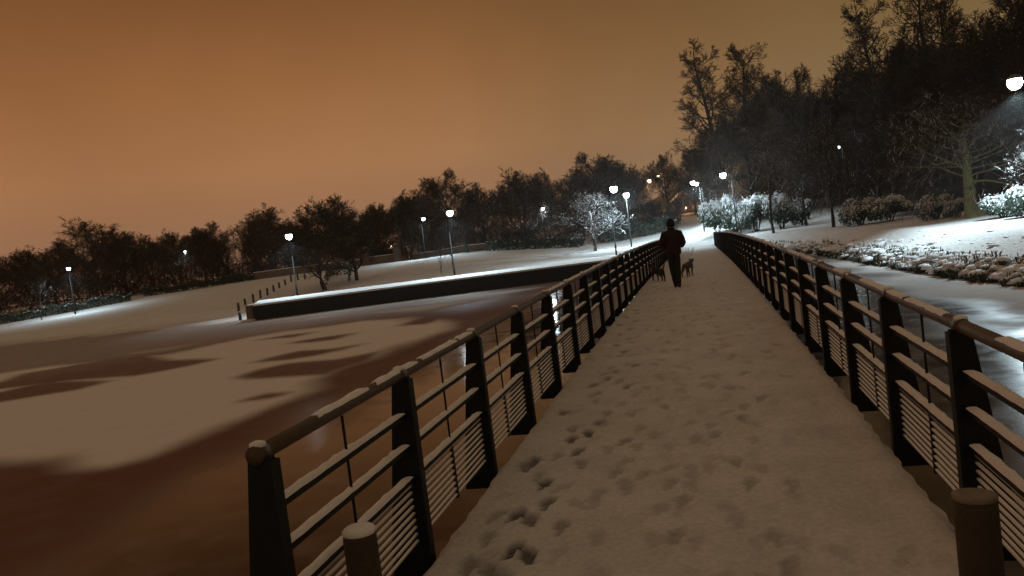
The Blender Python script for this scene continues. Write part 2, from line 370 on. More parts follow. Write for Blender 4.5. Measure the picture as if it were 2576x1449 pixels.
for v in bpy.data.objects['wall_face'].data.vertices:
    if v.co.z < 0.9: v.co.z = -0.6

# ------------------------------------------------------------------ the footbridge
Y0, Y1 = 1.4, 75.6
fb = empty('footbridge', (0, 0, 0)); tag(fb, 'long straight footbridge with a trodden snow deck crossing the frozen lake', 'footbridge')
FOOT = [(1295, 1300, 1), (1335, 1312, .8), (1290, 1385, 1), (1330, 1402, 1), (1368, 1222, 1), (1345, 1165, .9), (1320, 1180, .7), (1437, 1106, .9), (1415, 1042, .7), (1490, 970, .6), (1520, 940, .5), (1440, 1080, .5), (1570, 1216, .5), (1685, 1215, .5), (1742, 1220, .4), (1886, 1214, .6), (1872, 1022, .5),
        (1698, 1352, .6), (1640, 1360, .4), (1180, 1425, .6), (1225, 1440, .7), (1745, 1105, .5), (1800, 1092, .5), (1785, 1070, .4), (1550, 962, .4), (1560, 895, .5), (1535, 925, .5), (1930, 885, .4), (1590, 860, .4), (1605, 845, .4), (1250, 1300, .4), (1400, 1150, .4), (1950, 1350, .5), (2000, 1250, .3), (1720, 1000, .3)]
rs = np.random.RandomState(5)
prints = []
for px, py, a in FOOT:
    p = at_z(px, py, 1.15)
    p = at_z(px, py, deck_z(p.y)); prints.append((p.x, p.y, a * (0.85 if px < 1500 else 0.6), rs.uniform(-0.35, 0.35)))
for x0, y_s, y_e, st, a0 in ((-1.02, 3, 60, 0.62, .75), (-0.72, 3, 60, 0.68, .5), (-0.1, 3.2, 50, 0.7, .34), (0.45, 3, 55, 0.66, .36), (0.85, 4, 50, 0.7, .22), (-0.45, 3.5, 45, 0.64, .3)):
    yy = y_s; sd = 1
    while yy < y_e:
        if rs.rand() < 0.86: prints.append((float(np.clip(x0 + 0.16 * math.sin(yy * 0.5 + x0 * 9) + sd * 0.11 + rs.normal(0, 0.05), -1.38, 1.38)), yy, a0 * rs.uniform(0.45, 1.1), sd * -0.12 + rs.normal(0, 0.15)))
        yy += st * rs.uniform(0.85, 1.15); sd = -sd
for _ in range(520):
    yy = 3 + 50 * rs.rand() ** 1.6; prints.append((float(np.clip(rs.normal(-0.1, 0.7), -1.35, 1.35)), yy, rs.uniform(0.05, 0.28), rs.uniform(-0.6, 0.6)))
ys = np.concatenate([np.arange(Y0, 14, 0.035), np.arange(14, 30, 0.12), np.arange(30, Y1 + 0.3, 0.4)])
xs = np.linspace(-1.5, 1.5, 86)
DX, DY = np.meshgrid(xs, ys); DZ = np.polyval(DC, DY) + 0.012 * np.sin(DX * 3.1 + DY * 1.3) * np.sin(DY * 0.9) + rs.normal(0, 0.0022, DX.shape)
wear = np.zeros(DX.shape)
for x, y, a, r in prints:
    i0, i1 = np.searchsorted(ys, (y - 0.5, y + 0.5))
    lx = DX[i0:i1] - x; ly = DY[i0:i1] - y
    u = lx * math.cos(r) + ly * math.sin(r); v = -lx * math.sin(r) + ly * math.cos(r)
    q = (u / (0.050 + 0.010 * np.sign(v))) ** 2 + (v / 0.14) ** 2 - 0.25 * np.exp(-(v + 0.03) ** 2 / 0.0012) * -1
    k = smooth(1.25, 0.7, q) * a; wear[i0:i1] = np.maximum(wear[i0:i1], k)
    DZ[i0:i1] -= 0.035 * k; DZ[i0:i1] += 0.016 * a * smooth(0.9, 1.2, q) * smooth(2.4, 1.3, q)
edge = np.minimum(DX + 1.5, 1.5 - DX); jit = 0.03 * np.sin(DY * 7.3) * np.sin(DY * 2.1 + 1) + 0.02 * np.sin(DY * 19)
DZ += 0.035 * smooth(0.30, 0.10, edge + jit) - 0.055 * smooth(0.06, 0.0, edge)
DX = DX + np.where(edge < 0.03, np.sign(DX) * jit * 0.45, 0)
def deck_mat():
    m = bpy.data.materials.new('trodden deck snow'); m.use_nodes = True; t = m.node_tree; b = t.nodes['Principled BSDF']
    b.inputs['Roughness'].default_value = 0.9; b.inputs['Specular IOR Level'].default_value = 0.2
    g = N(t, 'ShaderNodeNewGeometry'); at = N(t, 'ShaderNodeAttribute', attribute_name='wear')
    n1 = N(t, 'ShaderNodeTexNoise'); n1.inputs['Scale'].default_value = 2.2; n1.inputs['Detail'].default_value = 7
    n2 = N(t, 'ShaderNodeTexNoise'); n2.inputs['Scale'].default_value = 26; n2.inputs['Detail'].default_value = 6
    for n in (n1, n2): t.links.new(g.outputs['Position'], n.inputs['Vector'])
    c = N(t, 'ShaderNodeMix', data_type='RGBA'); c.inputs[6].default_value = (0.31, 0.305, 0.30, 1); c.inputs[7].default_value = (0.86, 0.85, 0.84, 1)
    av = N(t, 'ShaderNodeMath', operation='MULTIPLY_ADD'); av.inputs[1].default_value = 0.6; t.links.new(n2.outputs[0], av.inputs[0])
    a2 = N(t, 'ShaderNodeMath', operation='MULTIPLY'); a2.inputs[1].default_value = 0.5; t.links.new(n1.outputs[0], a2.inputs[0]); t.links.new(a2.outputs[0], av.inputs[2])
    t.links.new(av.outputs[0], c.inputs[0])
    d = N(t, 'ShaderNodeMix', data_type='RGBA'); d.inputs[7].default_value = (0.060, 0.048, 0.038, 1)
    t.links.new(at.outputs['Fac'], d.inputs[0]); t.links.new(c.outputs[2], d.inputs[6]); t.links.new(d.outputs[2], b.inputs['Base Color'])
    bp = N(t, 'ShaderNodeBump'); bp.inputs['Strength'].default_value = 0.7; bp.inputs['Distance'].default_value = 0.02
    t.links.new(n2.outputs[0], bp.inputs['Height']); t.links.new(bp.outputs[0], b.inputs['Normal'])
    return m
o = grid_mesh('snow_cover', DX[:, ::-1], DY[:, ::-1], DZ[:, ::-1], deck_mat(), {'wear': wear[:, ::-1]}); o.parent = fb
for p in o.data.polygons[:1]: pass
mb = MB()
yl = list(np.arange(Y0, Y1 + 0.01, 1.0))
v = []; f = []
for y in yl:
    z = deck_z(y) - 0.035
    v += [(-1.49, y, z), (1.49, y, z), (1.49, y, z - 0.06), (-1.49, y, z - 0.06)]
for i in range(len(yl) - 1):
    for k in range(4): f.append((i * 4 + k, i * 4 + (k + 1) % 4, (i + 1) * 4 + (k + 1) % 4, (i + 1) * 4 + k))
mb.add(v, f + [(3, 2, 1, 0)], 0); mb.build('deck', M['timber'], fb)
for sx in (-1, 1):
    mb = MB(); v = []; f = []
    for y in yl:
        z = deck_z(y) - 0.1
        v += [(sx * 1.30, y, z), (sx * 1.44, y, z), (sx * 1.44, y, z - 0.32), (sx * 1.30, y, z - 0.32)]
    for i in range(len(yl) - 1):
        for k in range(4): f.append((i * 4 + k, i * 4 + (k + 1) % 4, (i + 1) * 4 + (k + 1) % 4, (i + 1) * 4 + k))
    mb.add(v, f, 0); mb.build('beam', M['steel'], fb)
pile = MB(); pile.tube([(0, 0, -1.6), (0, 0, 0.7)], [0.14, 0.14], 10); pm = pile.mesh('pile', [M['steel']])
for y in np.arange(6, 72, 9.9):
    for sx in (-1.15, 1.15): inst('pile', pm, fb, (sx, y, deck_z(y) - 1.15))

# railings: wedge posts, round handrail, two boards and a rod panel per bay
PITCH_Y = 1.65
def railing(sx, label):
    rt = empty('railing', (0, 0, 0)); tag(rt, label, 'railing', 'railings of the footbridge')
    XR = 1.60
    # post
    mb = MB(); t = 0.022
    pr = [(1.535, 1.125), (1.638, 1.125), (1.775, 0.10), (1.80, -0.14), (1.535, -0.14)]
    n = len(pr); v = [(sx * x, -t, z) for x, z in pr] + [(sx * x, t, z) for x, z in pr]
    f = [tuple(range(n)), tuple(range(2 * n - 1, n - 1, -1))] + [(i, i + n, (i + 1) % n + n, (i + 1) % n) for i in range(n)]
    mb.add(v, f, 0)
    mb.box(sx * 1.535 - 0.012, sx * 1.535 + 0.012, -0.038, 0.038, -0.14, 1.11, 0)    # flange on the walking side
    mb.tube([(sx * 1.595, -0.04, 1.14), (sx * 1.595, 0.04, 1.14)], [0.041, 0.041], 12, 1)
    mb.lathe([(0.036, 1.170), (0.034, 1.188), (0.012, 1.196)], (sx * 1.595, 0, 0), 10, 2)
    post_me = mb.mesh('post', [M['steel'], M['handrail'], M['rail_snow']])
    boards = []
    for k in range(3):
        mb = MB(); L = PITCH_Y - 0.06
        mb.box(sx * 1.60 - 0.024, sx * 1.60 + 0.024, 0.03, 0.03 + L, -0.030, 0.0, 0)
        r = np.random.RandomState(10 * k + (sx > 0)); m_ = 26; v = []; f = []
        for i in range(m_ + 1):
            y = 0.035 + (L - 0.01) * i / m_; h = 0.014 + 0.008 * r.rand() + (0.010 if r.rand() < 0.08 else 0); w_ = 0.026 + 0.005 * r.rand()
            if i in (0, m_): h *= 0.5
            v += [(sx * 1.60 - w_, y, 0.002), (sx * 1.60 - w_ * 0.8, y, h * 0.75), (sx * 1.60, y, h), (sx * 1.60 + w_ * 0.8, y, h * 0.75), (sx * 1.60 + w_, y, 0.002)]
        for i in range(m_):
            for q in range(4): f.append((i * 5 + q, i * 5 + q + 1, i * 5 + q + 6, i * 5 + q + 5))
        f += [(0, 1, 2, 3, 4), tuple(m_ * 5 + q for q in (4, 3, 2, 1, 0))]
        mb.add(v, f, 1, True); boards.append(mb.mesh('mid_rail', [M['steel'], M['rail_snow']]))
    mb = MB()
    for k in range(9):
        z = -0.055 - 0.044 * k
        mb.tube([(sx * 1.60, 0.03, z), (sx * 1.60, PITCH_Y - 0.03, z)], [0.0065, 0.0065], 6, 0, True, False)
        mb.box(sx * 1.60 - 0.0078, sx * 1.60 + 0.0078, 0.04, PITCH_Y - 0.04, z + 0.0055, z + 0.012, 1)
    mb.box(sx * 1.60 - 0.010, sx * 1.60 + 0.010, 0.80, 0.83, -0.43, -0.047, 2)
    panel_me = mb.mesh('rod_panel', [M['wire'], M['rail_snow'], M['steel']])
    mb = MB(); mb.tube([(sx * 1.60, 0.815, 0.50), (sx * 1.60, 0.815, 1.11)], [0.008, 0.008], 6); bal_me = mb.mesh('baluster', [M['steel']])
    y = 3.0 if sx < 0 else 1.37
    i = 0
    while y < 75.3:
        zd = deck_z(y)
        inst('post', post_me, rt, (0, y, zd))
        if y + PITCH_Y < 75.6:
            z2 = deck_z(y + PITCH_Y); a = math.atan2(z2 - zd, PITCH_Y)
            for j, off in enumerate((0.90, 0.70)):
                inst('mid_rail', boards[(i + j) % 3], rt, (0, y, zd + off), (a, 0, 0))
            inst('bottom_rail', boards[(i + 2) % 3], rt, (0, y, zd + 0.50), (a, 0, 0))
            inst('rod_panel', panel_me, rt, (0, y, zd + 0.50), (a, 0, 0))
            inst('baluster', bal_me, rt, (0, y, zd), (0, 0, 0))
        y += PITCH_Y; i += 1
    yend = y - PITCH_Y
    mb = MB(); yy = np.arange(3.0 if sx < 0 else 1.37, yend + 0.1, 0.55)
    pts = [(sx * 1.595, a, deck_z(a) + 1.14) for a in yy]
    mb.tube(pts, [0.036] * len(pts), 12, 0)
    # snow lying along the top of the handrail, broken here and there
    r = np.random.RandomState(44 + int(sx)); ya = pts[0][1]
    cover = 0.62
    while ya < yend - 0.3:
        ln = r.uniform(0.35, 1.5); yb = min(yend, ya + ln)
        if r.rand() < (0.35 if ya < 4.2 and sx < 0 else 0.86):
            q = max(2, int((yb - ya) / 0.06)); v = []; f = []
            for i in range(q + 1):
                a = ya + (yb - ya) * i / q; h = (0.038 + 0.009 * r.rand()) * (1 if 0 < i < q else 0.85); w_ = 0.026 + 0.008 * r.rand()
                z = deck_z(a) + 1.14
                v += [(sx * 1.595 - w_, a, z + 0.022), (sx * 1.595 - w_ * 0.6, a, z + h * 0.92), (sx * 1.595 + w_ * 0.6, a, z + h * 0.92), (sx * 1.595 + w_, a, z + 0.022)]
            for i in range(q):
                for k in range(3): f.append((i * 4 + k, i * 4 + k + 1, i * 4 + k + 5, i * 4 + k + 4))
            f += [(0, 1, 2, 3), tuple(q * 4 + k for k in (3, 2, 1, 0))]
            mb.add(v, f, 1, True)
        ya = yb + r.uniform(0.01, 0.12)
    mb.build('handrail', [M['handrail'], M['rail_snow']], rt)
railing(-1, 'left railing of the footbridge, along the open lake, dark wedge posts and snowy rails')
railing(1, 'right railing of the footbridge, along the lamplit bank, brown handrail and snowy rails')

# bollards at the entrance
for (x, y, top, label) in ((-1.385, 3.4, 1.755, 'short round timber bollard with a thick snow cap, before the left railing'), (1.235, 3.4, 1.80, 'short round timber bollard with bare rim, before the right railing')):
    b = empty('bollard', (x, y, deck_z(y) - 0.02)); tag(b, label, 'bollard', 'timber bollards at the bridge entrance')
    h = top - deck_z(y) + 0.02
    mb = MB(); r = 0.080
    mb.lathe([(r * 1.03, 0), (r, 0.1), (r * 0.99, h - 0.03), (r * 0.96, h - 0.008), (r * 0.9, h - 0.004)], (0, 0, 0), 22); mb.build('trunk_post', M['log'], b)
    mb = MB()
    if x < 0: mb.lathe([(r * 0.97, h - 0.004), (r * 0.99, h + 0.012), (r * 0.8, h + 0.026), (r * 0.3, h + 0.033)], (0, 0, 0), 22)
    else: mb.lathe([(r * 1.0, h - 0.006), (r * 1.02, h + 0.010), (r * 0.85, h + 0.014), (r * 0.55, h + 0.004), (r * 0.2, h + 0.004)], (0, 0, 0), 22)
    mb.build('snow_cap' if x < 0 else 'frosted_top', M['rail_snow'] if x < 0 else M['log_top'], b)

# ------------------------------------------------------------------ lamps
def lamp(base, headz, label, arm=(0, 0), watts=900, cone=None, aim=None, warm=False, size=1.0, group='park lamps with white light', col=None, glow=True):
    x, y, z = base; o = empty('street_lamp', (x, y, z)); tag(o, label, 'street lamp', group)
    H = headz - z
    mb = MB(); mb.tube([(0, 0, -0.2), (0, 0, 0.9), (0, 0, 0.92), (0, 0, H + 0.1)], [0.085, 0.08, 0.055, 0.04], 10); mb.build('pole', M['pole'], o)
    ax, ay = arm; k = math.hypot(ax, ay)
    mb = MB(); mb.tube([(0, 0, H + 0.06), (ax * 0.5, ay * 0.5, H + 0.13), (ax, ay, H + 0.12)], [0.035, 0.03, 0.03], 8); mb.build('arm', M['pole'], o)
    s = size
    mb = MB(); mb.lathe([(0.25 * s, 0.02), (0.26 * s, 0.04), (0.20 * s, 0.11 * s), (0.07 * s, 0.17 * s)], (ax, ay, H), 18, 0); mb.build('housing', M['housing'], o)
    mb = MB(); mb.lathe([(0.03 * s, -0.36 * s), (0.13 * s, -0.33 * s), (0.21 * s, -0.24 * s), (0.25 * s, -0.11 * s), (0.22 * s, 0.015)], (ax, ay, H), 18, 0); mb.build('lens', M['lens_warm' if warm else 'lens'], o)
    ld = bpy.data.lights.new('lamp_light', 'SPOT' if cone else 'POINT'); ld.energy = watts; ld.shadow_soft_size = 0.10
    if cone: ld.spot_size = rad(cone); ld.spot_blend = 0.2 if aim else 0.5
    ld.color = col or ((1.0, 0.52, 0.18) if warm else (0.70, 0.91, 1.0))
    lo = bpy.data.objects.new('lamp_light', ld); link(lo, o); lo.location = (ax, ay, H - 0.50 * s)
    if aim: lo.rotation_euler = Vector(aim).to_track_quat('-Z', 'Y').to_euler()
    return o
def lamp_px(head, Y, label, base_z=None, **kw):
    p = at_y(head[0], head[1], Y); arm = kw.get('arm', (0, 0))
    bx, by = p.x - arm[0], p.y - arm[1]
    z = ground(bx, by) if base_z is None else base_z
    return lamp((bx, by, max(0.9, z)), p.z, label, **kw)
WHITE = dict(watts=1500)
lamp_px((1543, 471), 67.4, 'white park lamp nearest the far end of the bridge, left of its twin', arm=(0.5, -1.1), watts=2600, cone=168, size=1.25)
lamp_px((1575, 487), 88.0, 'white park lamp with a brightly lit pole, between the snowy tree and the bridge end', arm=(0.1, -0.5), watts=2900, size=1.25)
lamp_px((1131, 532), 58.5, 'white park lamp standing on the wall promenade above the clump of thin trunks', arm=(0.6, -1.2), watts=1900, cone=132, aim=(0.10, -0.18, -1))
lamp_px((726, 591), 55.0, 'white park lamp near the left end of the lake wall, beside the broad dark tree', arm=(0.6, -1.2), watts=1500, cone=132, aim=(0.10, -0.18, -1))
lamp_px((1065, 549), 100, 'smaller white lamp among bare trees, just left of the brightest promenade lamp', arm=(0.7, -1.0), watts=1500, cone=160, size=0.85)
lamp_px((172, 674), 82, 'lone white lamp at far left, above the pale forked trunk', arm=(0.9, -1.0), watts=1500, cone=160, size=0.85)
lamp_px((465, 632), 112, 'faint distant lamp half hidden by branches on the left shore', arm=(0.4, -0.3), watts=500, cone=160, size=0.55)
lamp_px((1364, 523), 116, 'white lamp with its pole on the right, next to a glowing clump of leaves', arm=(-0.5, -0.2), watts=1200)
lamp_px((1742, 457), 92, 'nearer lamp of the overlapping pair just beyond the bridge end', arm=(-0.7, -0.2), watts=5200, cone=165)
lamp_px((1752, 460), 104, 'farther lamp of the overlapping pair just beyond the bridge end', arm=(-0.6, -0.2), watts=2000, cone=165)
lamp_px((1818, 437), 78, 'bright white lamp over the snowy evergreens, its pole on the right', arm=(-0.75, -0.3), watts=1300, size=1.15)
lamp_px((2110, 367), 78, 'small lamp shining through dark branches on the wooded slope', arm=(-0.3, -0.2), watts=250, size=0.6)
lamp_px((2552, 200), 38.5, 'large bright white lamp at the right edge above the snow-laden branch', arm=(-0.7, -0.1), watts=5200, size=1.2, cone=150, aim=(0.16, -0.12, -1))
SOD = dict(group='street lamps beyond the park', warm=True)
lamp_px((983, 619), 128, 'low warm white lamp behind the boundary wall, right of the hedge', watts=500, arm=(0.2, -0.4), **SOD)
lamp_px((916, 632), 118, 'small orange lamp beside the gate pillar behind the hedge', watts=500, size=0.6, arm=(0.2, -0.4), **SOD)
lamp_px((1633, 452), 170, 'left and lower of two warm lamps on the rising road', watts=7000, size=1.5, arm=(0.4, -0.4), **SOD)
lamp_px((1655, 442), 178, 'right and higher of two warm lamps on the rising road', watts=7000, size=1.5, arm=(0.4, -0.4), **SOD)

# ------------------------------------------------------------------ trees
def grow(seed, H=10.0, r0=0.22, fork=0.22, limbs=13, ang=(35, 65), trop=0.25, ratio=0.62, counts=(7, 6, 6), lean=0.04, snow=0.25, crown_top=1.0, twig_r=0.016, droop=0.0, limb_len=0.52, flat=0.0, limb_r=0.55, coat=0.0):
    rnd = random.Random(seed); T = MB(); C = MB()
    def tube(mb, pts, rs, n, p_snow):
        P = [Vector(p) for p in pts]; rings = []
        for i, p in enumerate(P):
            d = (P[min(i + 1, len(P) - 1)] - P[max(i - 1, 0)])
            d = d.normalized() if d.length > 1e-6 else Vector((0, 0, 1))
            u = Vector((0, 0, 1)) - d * d.z
            u = u.normalized() if u.length > 0.05 else d.orthogonal().normalized()
            s_ = d.cross(u)
            rings.append([p + (u * math.cos(math.pi / n + 2 * math.pi * k / n) + s_ * math.sin(math.pi / n + 2 * math.pi * k / n)) * rs[i] for k in range(n)])
        b = len(mb.v)
        for r in rings: mb.v.extend(tuple(q) for q in r)
        for i in range(len(P) - 1):
            d = (P[i + 1] - P[i]).normalized()
            for k in range(n):
                mb.f.append((b + i * n + k, b + i * n + (k + 1) % n, b + (i + 1) * n + (k + 1) % n, b + (i + 1) * n + k))
                top = (k == n - 1) if n <= 4 else (k in (n - 1, 0) and k != 0 or k == n - 1)
                mb.m.append(1 if (top and abs(d.z) < 0.8 and rnd.random() < p_snow) or (coat and rnd.random() < coat) else 0); mb.smooth.append(n > 4)
    def branch(p, d, L, r, lev):
        nseg = (7, 6, 4, 3, 2)[lev]; pts = [p.copy()]; rs = [r]; dirs = []
        d = d.normalized()
        for i in range(nseg):
            j = (0.05 + lean, 0.16, 0.2, 0.22, 0.2)[lev]
            d = d + Vector((rnd.gauss(0, j), rnd.gauss(0, j), rnd.gauss(0, j * 0.7)))
            if lev > 0:
                t = i / nseg
                d.z += trop * (0.35 + t) * (1 if lev < 3 else 0.4) - droop * (1 - t)
            d.normalize(); p = p + d * (L / nseg); pts.append(p.copy()); dirs.append(d.copy())
            rs.append(max(twig_r * 0.5, r * (1 - (i + 1) / nseg * (0.86 if lev else 0.8))))
        n = (9, 6, 5, 3, 3)[lev]
        tube(T if lev <= 1 else C, pts, rs, n, snow * (0.6 if lev == 0 else 1))
        if lev >= len(counts) + 1: return
        cnt = limbs if lev == 0 else counts[lev - 1]
        for k in range(cnt):
            t = (fork + (1 - fork) * ((k + rnd.random()) / cnt) ** 0.85) if lev == 0 else 0.18 + 0.82 * (k + rnd.random()) / cnt
            q = min(nseg - 1, int(t * nseg)); fr = t * nseg - q
            bp = pts[q].lerp(pts[q + 1], fr); bd = dirs[q]
            a = rad(rnd.uniform(*ang)) if lev == 0 else rad(rnd.uniform(28, 62))
            if lev == 0: az = k * 2.4 + rnd.uniform(-0.5, 0.5); side = Vector((math.cos(az), math.sin(az), 0)); a *= (1.12 - 0.35 * t)
            else:
                side = Vector((rnd.gauss(0, 1), rnd.gauss(0, 1), rnd.gauss(0, 1) * (1 - flat))); side = side - bd * side.dot(bd); side.normalize()
            nd = bd * math.cos(a) + side * math.sin(a)
            if lev == 0: l2 = H * limb_len * (1.05 - 0.62 * t) * rnd.uniform(0.8, 1.15)
            else: l2 = L * ratio * (1.15 - 0.55 * t) * rnd.uniform(0.7, 1.2)
            r2 = max(twig_r, (rs[q] * (limb_r if lev == 0 else 0.6)))
            branch(bp, nd, l2, r2 if lev < 3 else twig_r, lev + 1)
    branch(Vector((0, 0, -0.15)), Vector((0, 0, 1)), H * 0.86 * crown_top, r0, 0)
    return T, C
PROTO = {}
def proto(key, bark='bark', **kw):
    T, C = grow(**kw)
    zs = max(v[2] for v in C.v); PROTO[key] = (T.mesh('trunk', [M[bark], M['snow']]), C.mesh('crown', [M['twig'], M['snow']]), zs)
dense = dict(counts=(8, 7, 6), twig_r=0.020, snow=0.05, ratio=0.6)
proto('round_a', seed=1, limbs=20, ang=(45, 88), fork=0.13, limb_len=0.56, **dense)
proto('round_b', seed=2, limbs=19, ang=(42, 82), fork=0.15, limb_len=0.54, **dense)
proto('round_c', seed=3, limbs=21, ang=(38, 78), fork=0.10, limb_len=0.52, **dense)
proto('upright', seed=4, limbs=18, ang=(28, 58), fork=0.14, trop=0.3, limb_len=0.5, **dense)
proto('tall', seed=5, limbs=24, ang=(40, 80), fork=0.30, r0=0.17, counts=(6, 6, 5), twig_r=0.014, snow=0.03, limb_len=0.24, trop=0.2, lean=-0.02)
proto('tall_b', seed=15, limbs=20, ang=(40, 80), fork=0.34, r0=0.17, counts=(6, 6, 5), twig_r=0.014, snow=0.03, limb_len=0.27, trop=0.2, lean=-0.02)
proto('frosted', seed=6, limbs=13, ang=(50, 85), counts=(7, 6, 5), twig_r=0.020, snow=0.8, trop=0.18, fork=0.25, coat=0.16)
proto('spreading', seed=8, bark='bark_green', limbs=30, ang=(52, 96), crown_top=0.62, counts=(7, 6, 6), twig_r=0.012, snow=0.6, trop=0.15, droop=0.14, fork=0.40, r0=0.36, limb_len=0.60, flat=0.4, limb_r=0.26, lean=-0.045)
proto('broad', seed=16, limbs=20, ang=(50, 88), counts=(7, 6, 5), twig_r=0.016, snow=0.5, trop=0.14, fork=0.2, limb_len=0.6)
proto('slim', seed=9, bark='bark', limbs=10, ang=(45, 80), counts=(5, 5, 4), twig_r=0.014, snow=0.5, fork=0.35, r0=0.12, limb_len=0.42)
proto('stems', seed=11, limbs=8, ang=(14, 34), counts=(8, 7, 6), twig_r=0.022, snow=0.2, fork=0.05, r0=0.10, limb_len=0.9)
rt_ = random.Random(99)
def tree(key, x, y, top, wide, label, group=None, z=None, cat='tree', name='bare_tree', rz=None):
    T, C, zs = PROTO[key]; z = ground(x, y) if z is None else z
    s = max(0.5, (top - z)) / zs; o = empty(name, (x, y, z - 0.05), rt_.uniform(0, 6.28) if rz is None else rz, (s * wide, s * wide, s))
    tag(o, label, cat, group); inst('trunk', T, o); inst('crown', C, o); return o
def tree_px(key, top, Y, wide, label, group=None, **kw):
    p = at_y(top[0], top[1], Y); return tree(key, p.x, p.y, p.z, wide, label, group, **kw)
G1 = 'bare trees along the far shore'
for a in (
    ('round_a', (-25, 622), 92, 1.1, 'bare tree cut by the left picture edge'),
    ('round_b', (50, 615), 98, 1.1, 'low bare tree second from the left picture edge'),
    ('round_c', (118, 600), 104, 1.0, 'bare tree rising behind the pale forked trunk'),
    ('round_a', (215, 536), 96, 1.15, 'broad tall bare tree just right of the lone left lamp'),
    ('round_b', (300, 566), 104, 1.0, 'bare tree leaning out right of the broad tall left tree'),
    ('round_c', (372, 606), 118, 1.1, 'lowest bare tree in the gap of the left skyline'),
    ('round_a', (440, 578), 112, 1.0, 'dark domed bare tree above the faint distant lamp'),
    ('upright', (500, 572), 118, 1.1, 'narrow bare tree right of the faint distant lamp'),
    ('round_c', (558, 550), 110, 1.0, 'bare tree with a pointed dark top left of the broad dark pair'),
    ('upright', (618, 538), 116, 1.2, 'feathery upright tree left of the wall-end lamp'),
    ('round_b', (672, 505), 108, 1.0, 'bare tree standing right above the wall-end lamp'),
    ('round_a', (787, 494), 74, 1.1, 'broad dark tree with two stout trunks on the lit snow, left one'),
    ('round_c', (868, 482), 80, 0.85, 'broad dark tree with a stout trunk behind the row of stakes'),
    ('upright', (928, 506), 112, 1.1, 'narrow bare tree above the hedge and gate pillar'),
    ('round_b', (1012, 476), 112, 1.0, 'bare tree over the low warm lamp'),
    ('upright', (1070, 466), 118, 1.2, 'upright tree above the smaller of the two neighbouring lamps'),
    ('round_c', (1148, 414), 106, 0.95, 'tall ragged tree rising above the promenade lamp'),
    ('upright', (1200, 455), 120, 1.1, 'thin tree in the gap right of the tall ragged one'),
    ('round_a', (1300, 410), 104, 0.95, 'round dark tree with a single trunk left of the glowing leaf clump'),
    ('round_b', (1372, 470), 124, 1.0, 'lower tree between the round dark tree and the tallest dome'),
    ('round_c', (1440, 384), 110, 1.0, 'tallest domed tree on the far shore, behind the snow-lit tree'),
    ('round_a', (1560, 404), 112, 0.8, 'dark domed tree behind the twin lamps by the bridge end'),
    ('round_b', (1630, 505), 125, 1.0, 'low dark tree under the warm road lamps')):
    tree_px(a[0], a[1], a[2], a[3] * 1.35, a[4], G1)
# nearer far-shore trees
p = hit(118, 782); tree('slim', p.x, p.y, at_y(112, 640, p.y).z, 0.9, 'pale forked trunk lit by the lone left lamp', name='bare_tree')
p = hit(105, 806); tree('slim', p.x, p.y, at_y(95, 690, p.y).z, 0.9, 'small dark tree at the left shore edge, before the pale trunk')
p = hit(183, 778); tree('slim', p.x, p.y, at_y(175, 700, p.y).z, 0.9, 'small dark tree right of the pale forked trunk')
p = hit(1110, 688); tree('stems', p.x, p.y, at_y(1090, 545, p.y).z, 1.2, 'leaning thin-stemmed tree left of the clump under the promenade lamp')
p = hit(1140, 672); tree('stems', p.x, p.y, at_y(1125, 515, p.y).z, 1.3, 'clump of thin trunks under the promenade lamp', name='bare_tree')
p = hit(1497, 632); tree('frosted', p.x, p.y, at_y(1478, 478, p.y).z, 1.7, 'snow-laden tree lit white by the twin lamps near the bridge')
p = at_y(1345, 522, 114); tree('frosted', p.x - 0.4, p.y, p.z, 0.9, 'small frosted tree glowing white beside the lamp with its pole on the right')
# right bank
G2 = 'bare trees on the wooded slope'
for a in (
    ('tall', (1785, 92), 112, 1.0, 'tall open tree nearest the sky gap, left of the tall pair'),
    ('tall_b', (1850, 98), 116, 1.05, 'tall open tree nearest the sky gap, right of the tall pair'),
    ('round_b', (1930, 150), 104, 0.8, 'bushy-topped tree right of the tall open pair'),
    ('round_c', (1742, 318), 112, 0.8, 'dark rounded tree at the left foot of the wooded slope'),
    ('round_a', (1865, 250), 92, 0.9, 'dim tree behind the snowy evergreens and their lamp'),
    ('round_b', (1985, 230), 98, 0.9, 'dark tree in the dip of the slope skyline'),
    ('round_c', (2050, 145), 88, 0.85, 'dark tree topping the middle of the slope'),
    ('upright', (2135, 110), 92, 0.9, 'upright dark tree left of the tall trees cut by the top edge'),
    ('tall', (2205, -40), 84, 0.9, 'tall tree with open forks cut by the top edge'),
    ('tall_b', (2300, -80), 86, 0.9, 'second tall open tree cut by the top edge, against orange sky'),
    ('tall', (2390, -70), 80, 0.9, 'third tall tree at the top edge, right of the open forks'),
    ('round_a', (2280, 130), 72, 0.85, 'dark tree behind the spreading mossy tree, upper left'),
    ('round_c', (2180, 190), 74, 0.8, 'dark tree above the small lamp on the slope'),
    ('round_b', (2420, 30), 70, 0.85, 'very dark tree towering behind the spreading mossy tree'),
    ('round_c', (2530, -60), 64, 0.9, 'very dark tree behind the large lamp at the right edge'),
    ('round_a', (2640, -40), 58, 0.9, 'dark tree at the top right picture corner')):
    tree_px(a[0], a[1], a[2], a[3] * 1.2, a[4], G2)
p = hit(2445, 548); tree('spreading', p.x, p.y, at_y(2400, 200, p.y).z, 1.05, 'spreading tree with a thick mossy trunk and snow-lined level branches', rz=0.6)
p = hit(1947, 586); tree('slim', p.x, p.y, at_y(1918, 300, p.y).z, 1.15, 'slim tree with a straight trunk on the bank before the snowy evergreens')
p = hit(1857, 597); tree('slim', p.x + 0.3, p.y + 1.5, at_y(1845, 470, p.y).z, 0.7, 'small greenish trunk close beside the lamp over the evergreens')
